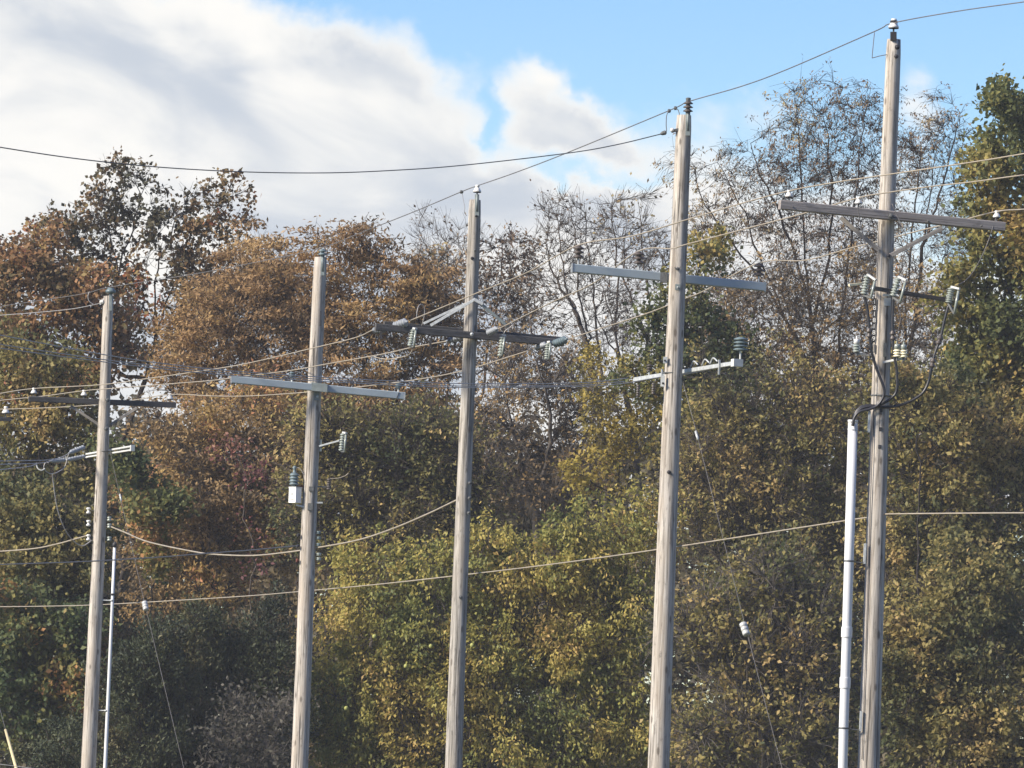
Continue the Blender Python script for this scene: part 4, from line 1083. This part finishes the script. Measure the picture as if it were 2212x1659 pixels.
strain(R_(k), pw(k, 1180, 744, 0.0), pw(k, 1155, 752, -0.3), 0.055, 5)
cutout(k, (893, 711), (886, 748), (898, 714), (894, 750), 0.55); cutout(k, (1086, 726), (1080, 770), (1090, 728), (1085, 768), 0.30); cutout(k, (1184, 741), (1181, 776), (1189, 742), (1186, 776), 0.12)
plate(k, 930, 742, 5.5, 26, 'iron_black', 0.12, name='hanger_plate'); plate(k, 823, 724, 5, 16, 'iron_black', 0.2, name='hanger_plate'); plate(k, 1120, 750, 6, 9, 'iron_black', 0.0, name='hanger_plate')
loop(k, [(900, 690), (901, 673), (905, 660), (912, 658), (917, 667), (916, 685), (911, 704)], [0.6, 0.6, 0.55, 0.5, 0.45, 0.4, 0.35], 0.007)
loop(k, [(893, 750), (886, 764), (874, 770), (836, 776), (808, 771)], [0.55, 0.5, 0.3, 0.1, 0.0], 0.007, 'wire_tan')
loop(k, [(965, 778), (975, 788), (986, 793)], 0.1, 0.006, 'wire_tan')
loop(k, [(1086, 726), (1092, 714), (1102, 707), (1108, 702), (1107, 712)], 0.35, 0.007)
loop(k, [(1181, 777), (1188, 785), (1200, 790)], 0.1, 0.006, 'wire_grey')
disc_bolt(k, 1019, 722, 0.03, 'galvanised', 0.27); 
for x, y in ((1014.7, 1043.5), (1014, 1076), (1012.7, 1108), (995, 1290)): disc_bolt(k, x, y, 0.03, 'steel_dark')

# ---- second pole
k = 'p2'
b2 = top_pin(k, 696.8, 551, 595, 'steel_green', 0.10)
MB().lathe(b2 - UP * 0.01, UP, shed_prof(0.12, 0.03, 0.08, 2), 14).build('insulator', 'polymer_slate', R_(k), True)
plate(k, 692, 688, 2.0, 33, 'iron_black', prad(k, 9) - 0.006, 0.008, 'split')
A2, B2, _ = arm(k, (499.6, 819.6), (874, 855.6), 15.5, 0.19, 0.8, 'arm_grey')
MB().box(A2, (B2 - A2).normalized() * 0.012, TOCAM * 0.055, UP * 0.07).build('end_cap', 'galvanised_pale', R_(k))
MB().box(B2, (B2 - A2).normalized() * 0.012, TOCAM * 0.055, UP * 0.07).build('end_cap', 'galvanised_pale', R_(k))
MB().box(pw(k, 690, 837, 0.20), RIGHT * 0.14 + UP * -0.01, TOCAM * 0.075, UP * 0.072).build('arm_bracket', 'steel_green', R_(k))
plate(k, 684, 856, 11, 18, 'steel_green', name='mount_plate'); disc_bolt(k, 686, 857, 0.03, 'galvanised')
MB().bar(B2 + (A2 - B2).normalized() * 0.1 + TOCAM * 0.058 + UP * 0.058, B2 + (A2 - B2).normalized() * 0.14 + TOCAM * 0.058 - UP * 0.058, 0.012, 0.006, TOCAM).build('arm_scratch', 'iron_black', R_(k))
seat2 = []
for x, kd in ((543, 'dark'), (630, 'slate'), (860, 'slate')):
    seat2.append(pin_insulator(R_(k), on_arm(A2, B2, k, x, 0.05), kd, 0.55))
MB().bar(pw(k, 689, 964, 0.05), pw(k, 733, 952, 0.1), 0.035, 0.03).build('cutout_bracket', 'galvanised', R_(k))
plate(k, 692.5, 962, 5, 26, 'steel_green', 0.04, name='mount_plate')
cutout(k, (741, 936), (737, 974), (747, 939), (744, 977), 0.18)
bx = empty('recloser', (0, 0, 0)); bx.parent = R_(k); ORG[bx] = ORG[R_(k)]
c = pw(k, 637.5, 1070, 0.06); s2 = 1 / ppm(129)
ax1 = Vector((0.72, -0.69, 0)); ax2 = Vector((0.69, 0.72, 0))
MB().box(c, ax1 * 0.085, ax2 * 0.07, UP * 0.13).build('tank', 'cabinet_white', bx)
MB().lathe(pw(k, 635, 1052, 0.06), UP, [(0, 0.03), (0.03, 0.05)] + [(h + 0.03, q) for h, q in shed_prof(0.21, 0.06, 0.088, 4)] + [(0.25, 0.03), (0.31, 0.025), (0.34, 0.04), (0.37, 0.015)], 16).build('bushing', 'polymer_slate', bx, True)
fc = c - ax2 * 0.071
MB().box(fc + UP * 0.02 - ax1 * 0.01, ax1 * 0.03, ax2 * 0.003, UP * 0.022).build('nameplate', 'galvanised', bx)
MB().box(fc - UP * 0.07, ax1 * 0.05, ax2 * 0.003, UP * 0.006).build('seam', 'iron_black', bx)
MB().box(c + UP * 0.135, ax1 * 0.092, ax2 * 0.077, UP * 0.012).build('lid', 'galvanised_pale', bx)
MB().bar(pw(k, 640, 1091, 0.05), pw(k, 661, 1096, 0.05), 0.05, 0.03).build('bracket', 'galvanised_pale', bx)
MB().bar(pw(k, 640, 1052, 0.02), pw(k, 660, 1050, 0.0), 0.05, 0.04).build('bracket', 'rust', bx)
loop(k, [(636, 1012), (642, 1010), (650, 1014), (655, 1024)], 0.06, 0.006, 'wire_grey')
MB().bar(pw(k, 682, 1051, 0.0), pw(k, 709, 1052, 0.0), 0.025, 0.025).build('insulator_bracket', 'steel_dark', R_(k))
MB().lathe(pw(k, 710, 1058, 0.0), UP, shed_prof(0.2, 0.022, 0.045, 5), 12).build('insulator', 'polymer_dark', R_(k), True)
loop(k, [(712, 1034), (730, 1033), (745, 1028), (753, 1022)], 0.0, 0.008, 'wire_tan')
MB().bar(pw(k, 680, 1086, 0.05), pw(k, 697, 1086, 0.05), 0.03, 0.03).build('step_bracket', 'galvanised', R_(k))
plate(k, 672.6, 1056, 10, 10, 'steel_dark', name='square_washer'); plate(k, 670, 1094.5, 11, 15, 'steel_dark', name='square_washer')
for x, y, m in ((647, 1156, 'iron_black'), (645.5, 1180, 'iron_black'), (644, 1211, 'rust')):
    MB().lathe(pw(k, x + 2, y, 0.05), Vector((-1, -0.2, 0)), [(0, 0.02), (0.03, 0.02), (0.03, 0.035), (0.05, 0.035)], 8).build('bolt', m, R_(k))
MB().tube([pw(k, 682, 1149, 0.02), pw(k, 699, 1147, 0.02), pw(k, 706, 1182, 0.02)], 0.014, 6).build('rack', 'iron_black', R_(k))
for y in (1152, 1164, 1178, 1199, 1209):
    MB().lathe(pw(k, 688, y + 2, 0.03), UP, [(0, 0.03), (0.015, 0.05), (0.03, 0.03), (0.045, 0.05), (0.055, 0.03)], 12).build('spool_insulator', 'polymer_slate' if y < 1180 else 'porcelain_grey', R_(k), True)

# ---- first pole (left)
k = 'p1'
MB().bar(pw(k, 239, 671, 0.09), pw(k, 239, 632, 0.09), 0.06, 0.04, TOCAM).build('pole_top_bracket', 'steel_green', R_(k))
MB().lathe(pw(k, 239, 634, 0.09), UP, [(0, 0.05), (0.02, 0.1), (0.06, 0.1), (0.08, 0.07), (0.11, 0.06)], 14).build('insulator', 'polymer_slate', R_(k), True)
MB().lathe(pw(k, 226, 652, 0.03), Vector((-1, 0, -0.1)), [(0, 0.02), (0.03, 0.05), (0.08, 0.045), (0.1, 0.015)], 10).build('strain_clamp', 'galvanised_pale', R_(k))
loop(k, [(193, 630), (190, 640), (193, 651), (204, 659)], 0.05, 0.008, 'wire_grey')
A1, B1, _ = arm(k, (62, 861.5), (379.5, 875), 12, -0.17, 0.8, 'arm_wood_dark')
seat1 = [pin_insulator(R_(k), on_arm(A1, B1, k, x, 0.045), 'white', 0.8) for x in (72, 181, 367)]
arm(k, (153, 877), (214, 918), 6, -0.05, 0.02, 'brace_wood', 'brace', 4); arm(k, (296, 881), (238, 918), 6, -0.05, 0.02, 'brace_wood', 'brace', 4)
disc_bolt(k, 232, 864, 0.045, 'steel_dark'); disc_bolt(k, 229, 926, 0.045, 'steel_dark')
al1 = alley(k, (188, 981), (286, 964), 1.3, (0.0,), 3.6, 'galvanised_pale', 7, 0.2) + alley(k, (188, 987.5), (286, 972), 1.3, (0.0,), 3.6, 'galvanised_pale', 7, 0.2)
e0 = (al1[0][1] + al1[1][1]) / 2; ed = (al1[0][1] - al1[0][0]).normalized(); es = ed.cross(UP).normalized()
MB().box(e0, es * 0.04, ed * 0.03, UP * 0.06).build('end_plate', 'galvanised_pale', R_(k))
MB().lathe(pw(k, 226, 975, 0), POLES[k]['ax'], [(-0.01, 0.118), (0.0, 0.123), (0.01, 0.118)], 24).build('band', 'steel_dark', R_(k), True)
strain(R_(k), pw(k, 184, 965, 0.3), pw(k, 148, 979, 0.9), 0.05, 6, 'polymer_grey')
strain(R_(k), pw(k, 186, 985, 0.0), pw(k, 143, 994, 0.6), 0.045, 6, 'polymer_grey')
strain(R_(k), pw(k, 142, 994, 0.6), pw(k, 108, 996, 1.2), 0.045, 6, 'polymer_grey')
for y in (1102, 1129, 1160):
    MB().lathe(pw(k, 191, y + 8, 0.05), UP, [(0, 0.02), (0.01, 0.045), (0.035, 0.045), (0.05, 0.024), (0.075, 0.024), (0.09, 0.045), (0.115, 0.045), (0.125, 0.02)], 14).build('spool_insulator', 'porcelain_white', R_(k), True)
    MB().bar(pw(k, 191, y + 1, 0.05), pw(k, 205, y + 1, 0.05), 0.015, 0.012).build('clevis', 'steel_dark', R_(k))
for y in (1122, 1137, 1165):
    MB().lathe(pw(k, 236, y + 4, 0.05), UP, [(0, 0.02), (0.01, 0.045), (0.03, 0.045), (0.045, 0.025), (0.06, 0.045), (0.085, 0.045), (0.09, 0.02)], 14).build('spool_insulator', 'porcelain_grey', R_(k), True)
loop(k, [(106, 1000), (98, 1000), (95, 1012), (105, 1022), (115, 1023), (128, 1018), (140, 1008), (147, 985), (150, 979)], [1.3, 1.3, 1.3, 1.2, 1.1, 1.0, 0.9, 0.9, 0.9], 0.009, 'wire_grey')
loop(k, [(113, 1023), (115, 1042), (124, 1099), (139, 1141), (158.6, 1168.6), (178.5, 1179), (198.5, 1167)], [1.1, 1.0, 0.8, 0.6, 0.3, 0.15, 0.08], 0.011, 'wire_grey', 'down_lead')
loop(k, [(78, 1000), (82, 1012), (90, 1016), (97, 1012)], 1.3, 0.014, 'galvanised_pale')
# slim conduit beside the first pole
c1 = empty('slim_conduit', at(222, 1740, 144.9)); c1.location.z = 0; ORG[c1] = Vector(c1.location)
tag(c1, 'slim white conduit pipe standing just right of the leftmost pole', 'conduit')
cp = [at(247.5, 1182, 144.9), at(242, 1320, 144.9), at(227, 1659, 144.9), at(222, 1760, 144.9)]; cp[-1].z = 0
MB().tube(cp, [0.029, 0.031, 0.037, 0.038], 16).build('pipe', 'pvc_white', c1, True)
MB().lathe(cp[0], UP, [(0, 0.04), (0.07, 0.045), (0.09, 0.02), (0.11, 0.02)], 12).build('weather_head', 'iron_black', c1, True)
for x, y in ((242.8, 1286),):
    MB().lathe(at(x, y, 144.9), UP, [(0, 0.036), (0.002, 0.044), (0.035, 0.044), (0.037, 0.036)], 16).build('strap', 'iron_black', c1, True)
for x, y, x2 in ((241.5, 1297, 216), (229, 1535, 208)):
    MB().bar(at(x, y, 144.9), at(x2, y - 1, 144.95), 0.02, 0.02).build('standoff_bracket', 'galvanised', c1)
    MB().lathe(at(x, y, 144.9), UP, [(-0.015, 0.036), (-0.013, 0.041), (0.013, 0.041), (0.015, 0.036)], 16).build('strap', 'galvanised', c1, True)
loop(k, [(239, 1161), (243, 1166), (246, 1172), (247, 1180)], 0.05, 0.01, 'cable_black')

# ---- the pole beyond the left edge
k = 'p0'
A0, B0, _ = arm(k, (-150, 897), (23.5, 906), 9, 0.15, 0.6, 'arm_wood_dark')
pin_insulator(R_(k), on_arm(A0, B0, k, 12, 0.04), 'white', 1.1)

# ------------------------------------------------------------------ overhead lines
def wire(name, label, pts, r, mat, cat='power line', group='overhead wires between the poles', kk=10):
    P_ = []
    for p in pts:
        P_.append(Vector(p) if isinstance(p, Vector) else at(*p))
    root_at = P_[0]
    o = MB().tube(spline(P_, kk), r, 6).build(name, mat, None, True, root_at)
    return tag(o, label, cat, group)
D5, D4, D3, D2, D1, D0 = 100, 109, 120, 129, 145, 162
def dlin(x, x0, d0, x1, d1):
    # straight in plan: 1/D is linear in the photo column
    t = (x - x0) / (x1 - x0); return 1 / ((1 - t) / d0 + t / d1)
def along(pts, x0, d0, x1, d1):
    return [(x, y, dlin(x, x0, d0, x1, d1)) for x, y in pts]
f_ = 0.09
wire('top_wire', 'topmost wire running over the tips of all five poles',
     along([(2330, -14), (2212, 4), (2070, 24)], 1930, D5 - f_, 2330, 93) + [(1930, 49.5, D5 - f_)]
     + along([(1889, 68), (1700, 150), (1600, 187)], 1930, D5 - f_, 1489, D4 - f_) + [(1489, 219, D4 - f_)]
     + along([(1445, 239), (1225, 330), (1110, 374)], 1489, D4 - f_, 1032, D3 - f_) + [(1032, 401, D3 - f_)]
     + along([(997, 414), (900, 455), (789, 499)], 1032, D3 - f_, 699, D2 - f_) + [(699, 534, D2 - f_)]
     + along([(585, 560), (420, 592)], 699, D2 - f_, 239, D1 - f_) + [(239, 620, D1 - f_)]
     + along([(172, 636), (0, 662), (-62, 672)], 239, D1 - f_, -62, D0), 0.0075, 'wire_dark')
wire('side_wire', 'long sagging wire crossing the cloud from the left edge to the fourth pole',
     along([(1430, 289), (1330, 313), (1225, 331), (1000, 357), (850, 368), (700, 373.5), (520, 371), (330, 360), (160, 342), (0, 318), (-120, 296)], 1430, D4 - 0.05, -120, 92), 0.008, 'wire_dark')
T = UP * 0.0
def ph(label, segs, mat='wire_tan', r=0.0095):
    pts = []
    for s in segs: pts += s
    wire('phase_wire', label, pts, r, mat)
s5y = [at(1704, 409, D5 - 0.68), at(1853, 425.5, D5 - 0.40), at(2152, 459, D5 + 0.23)]
ph('phase wire on the left-end insulators of the two right poles',
   [along([(2330, 312), (2194, 335), (2102, 350), (1901, 379.6), (1804, 394)], 1704, D5 - 0.7, 2330, 92), [seat5[0]],
    along([(1600, 440), (1482, 475), (1365, 510)], 1704, D5 - 0.7, 1249, D4 - 0.2), [seat4[0]],
    along([(1142, 587), (1033, 632), (960, 662), (887, 692)], 1249, D4 - 0.2, 880, D3 - 0.62)])
ph('phase wire on the inner insulators just left of the two right poles',
   [along([(2330, 366), (2212, 378), (2100, 393), (2010, 403), (1910, 417)], 1853, D5 - 0.4, 2330, 92.3), [seat5[1]],
    along([(1740, 460), (1600, 497), (1479, 529), (1451, 537)], 1853, D5 - 0.4, 1378, D4 + 0.1), [seat4[1]],
    along([(1285, 610), (1190, 654), (1090, 704)], 1378, D4 + 0.1, 1076, D3 - 0.45), [(1076, 710, D3 - 0.45)]])
ph('phase wire on the right-end insulators of the two right poles',
   [along([(2330, 442), (2212, 452)], 2152, D5 + 0.2, 2330, 93), [seat5[2]],
    along([(2062, 480), (1991, 497), (1933, 512), (1834, 537), (1740, 562)], 2152, D5 + 0.2, 1638, D4 + 0.6), [seat4[2]],
    along([(1526, 626), (1477, 646), (1395, 678), (1290, 712)], 1638, D4 + 0.6, 1226, D3 + 0.3), [(1226, 733, D3 + 0.3)]])
ph('lower phase wire from the left end of the dark doubled crossarm to the left edge',
   [[(803, 714, D3 - 0.1)], along([(766, 730), (670, 753.5), (548, 782), (471, 796), (307, 819.5), (213, 831.5)], 803, D3, 72, D1 - 0.3), [seat1[0]],
    along([(0, 850), (-62, 862)], 72, D1 - 0.3, -62, D0)])
ph('lower phase wire from the middle of the dark doubled crossarm to the left edge',
   [[(964, 737, D3 + 0.2)], along([(892, 750), (826, 765), (702, 787), (630, 800), (541, 811), (466, 821), (382, 828), (243, 839)], 964, D3 + 0.2, 181, D1), [seat1[1]],
    along([(99, 855), (0, 865), (-62, 873)], 181, D1, -62, D0)])
ph('lower phase wire from the right end of the dark doubled crossarm to the left edge',
   [[(1155, 752, D3 + 0.3)], along([(1115, 766), (999, 801), (900, 820), (774, 836), (665, 847), (548, 855), (466, 855.5)], 1155, D3 + 0.3, 367, D1 + 0.5), [seat1[2]],
    along([(292, 864), (213, 874), (100, 881), (0, 884), (-62, 885)], 367, D1 + 0.5, -62, D0)])
DL = (1330, D4 + 0.8, 0, 96)
for i, (lab, pts) in enumerate([
    ('upper of three parallel wires from the left edge to the fourth pole', [(1356, 817), (1250, 827), (1015, 829), (870, 824), (700, 815), (496, 801), (350, 785), (218, 765), (0, 724), (-120, 700)]),
    ('middle of three parallel wires from the left edge to the fourth pole', [(1350, 824), (1250, 832), (1015, 834), (870, 829), (700, 820), (496, 806), (350, 792), (218, 776), (0, 744), (-120, 724)]),
    ('lowest of three crossing wires, passing in front of the fourth pole to its doubled arm', [(1540, 797), (1480, 808), (1425, 815), (1340, 829), (1250, 835), (1015, 837), (870, 833), (700, 824), (496, 811), (350, 797), (218, 781), (0, 752), (-120, 734)])]):
    wire('crossing_wire', lab, along(pts, 1356, D4 - (0.35 if i == 2 else -0.9), -120, 94), 0.0075, 'wire_grey')
wire('service_wire', 'thin wire from the top of the leftmost pole down to the left edge', along([(218, 655), (158, 667), (80, 675), (0, 681), (-60, 685)], 218, D1 - 0.05, -60, 158), 0.0075, 'wire_grey')
wire('deadend_wire', 'upper dead-ended wire at the left edge beside the leftmost pole', along([(148, 980), (130, 989), (100, 994), (60, 995), (0, 996), (-60, 998)], 148, D1 - 0.9, -60, 128), 0.009, 'wire_grey')
wire('deadend_wire', 'middle dead-ended wire at the left edge beside the leftmost pole', along([(108, 996.5), (80, 1001), (0, 1003), (-60, 1005)], 108, D1 - 1.2, -60, 129), 0.009, 'wire_grey')
wire('deadend_wire', 'lowest dead-ended wire at the left edge beside the leftmost pole', along([(78, 1003), (60, 1008), (0, 1015), (-60, 1022)], 78, D1 - 1.3, -60, 130), 0.009, 'wire_grey')
wire('secondary_cable', 'twisted pale cable sagging from the left edge up to the leftmost pole', along([(188, 1157), (160, 1165), (124, 1175), (74, 1185), (0, 1191), (-60, 1193)], 188, D1 - 0.05, -60, 150), 0.014, 'wire_tan')
wire('secondary_cable', 'pale sagging cable between the leftmost and the middle pole past the second', along([(238, 1137), (270, 1150), (322, 1171), (421, 1192), (471, 1198), (548, 1200), (620, 1193), (680, 1184), (772, 1167), (846, 1143), (920, 1112), (985, 1081)], 238, D1 + 0.05, 985, D3 + 0.16), 0.0145, 'wire_tan')
wire('secondary_cable', 'black cable from the left edge to the second pole', along([(-60, 1221), (0, 1219.5), (149, 1214.6), (228, 1210.7), (347, 1203.5), (441, 1196), (508, 1191), (548, 1188), (645, 1179)], -60, 150, 645, D2 + 0.16), 0.014, 'cable_black')
wire('neutral_wire', 'lowest long wire rising from the left edge behind the poles to the right edge',
     along([(-80, 1311.5), (0, 1310.6), (100, 1309.5), (212, 1306.5), (400, 1296), (548, 1286.5), (657, 1277), (810, 1263), (996, 1242.5), (1207, 1217), (1438, 1184.5), (1663, 1150), (1825, 1125), (1885, 1116)], -80, 163, 1885, D5 + 0.17)
     + [(1900, 1111, D5 + 0.17), (2050, 1109, 97), (2212, 1108, 94.5), (2330, 1107.5, 92)], 0.0105, 'wire_tan')
wire('low_wire', 'short thin wire crossing the bottom left corner', [(-60, 1645, 140), (0, 1651, 140), (62, 1659, 140), (130, 1672, 140)], 0.008, 'wire_grey')

# ---- guy wires
def guy(label, pts, ins, ds, guard=None, clamp=None):
    P_ = [at(x, y, d) for (x, y), d in zip(pts, ds)]
    P_[-1].z = 0
    root = empty('guy_wire', P_[-1]); tag(root, label, 'guy wire', 'guy wires bracing the poles')
    MB().tube(P_, 0.0045, 6).build('strand', 'wire_dark', root, True)
    if ins:
        a = at(*ins[0]); b = at(*ins[1]); d = a - b; L = d.length
        MB().lathe(b, d, [(0, 0.03), (0.005, 0.05), (L*0.1, 0.054), (L*0.28, 0.054), (L*0.3, 0.046), (L*0.36, 0.046), (L*0.38, 0.055), (L*0.58, 0.055), (L*0.6, 0.047), (L*0.66, 0.047), (L*0.68, 0.056), (L*0.95, 0.056), (L, 0.04)], 14).build('guy_insulator', 'porcelain_aged', root, True)
    if clamp:
        a = at(*clamp[0]); b = at(*clamp[1])
        MB().tube([a, b], 0.02, 8).build('guy_clamp', 'galvanised', root, True)
    if guard:
        MB().tube([at(*guard[0]), at(*guard[1])], [0.028, 0.034], 10).build('guy_guard', 'guard_yellow', root, True)
guy('slanting guy wire from the fourth pole carrying a white strain insulator', [(1468, 800), (1501, 920), (1608, 1345), (1700, 1700), (1775, 1990)], ((1604.5, 1346, 107.3), (1613, 1372, 107.2)), (109, 108.6, 107.3, 106.2, 105.5), None, ((1503, 932, 108.5), (1508, 950, 108.4)))
guy('slanting guy wire from the leftmost pole in front of the dark cedars', [(235, 962), (258, 1067), (313, 1305), (397, 1659), (440, 1850)], ((312, 1300, 142.6), (315.5, 1318, 142.5)), (145, 144.4, 142.6, 140.5, 139.5), None, ((259, 1068, 144.4), (262, 1082, 144.3)))
guy('guy wire with a yellow guard in the bottom left corner', [(-40, 1380), (12, 1577), (35, 1659), (75, 1800)], None, (150, 146, 144.5, 142), ((12, 1577, 145.9), (42, 1684, 143.9)))

# ------------------------------------------------------------------ thin autumn haze in the air
hz = MB()
hz.box(Vector((0, 1050, 11.5)), Vector((2600, 0, 0)), Vector((0, 1600, 0)), Vector((0, 0, 12.6)))
hm = bpy.data.materials.new('haze_air'); hm.use_nodes = True
ht = hm.node_tree
for n_ in list(ht.nodes): ht.nodes.remove(n_)
ho = ht.nodes.new('ShaderNodeOutputMaterial'); hv = ht.nodes.new('ShaderNodeVolumePrincipled')
hv.inputs['Density'].default_value = 0.00022
hv.inputs['Color'].default_value = (0.86, 0.90, 0.96, 1)
ht.links.new(hv.outputs[0], ho.inputs['Volume'])
M['haze_air'] = hm
tag(hz.build('haze', 'haze_air'), kind='stuff')
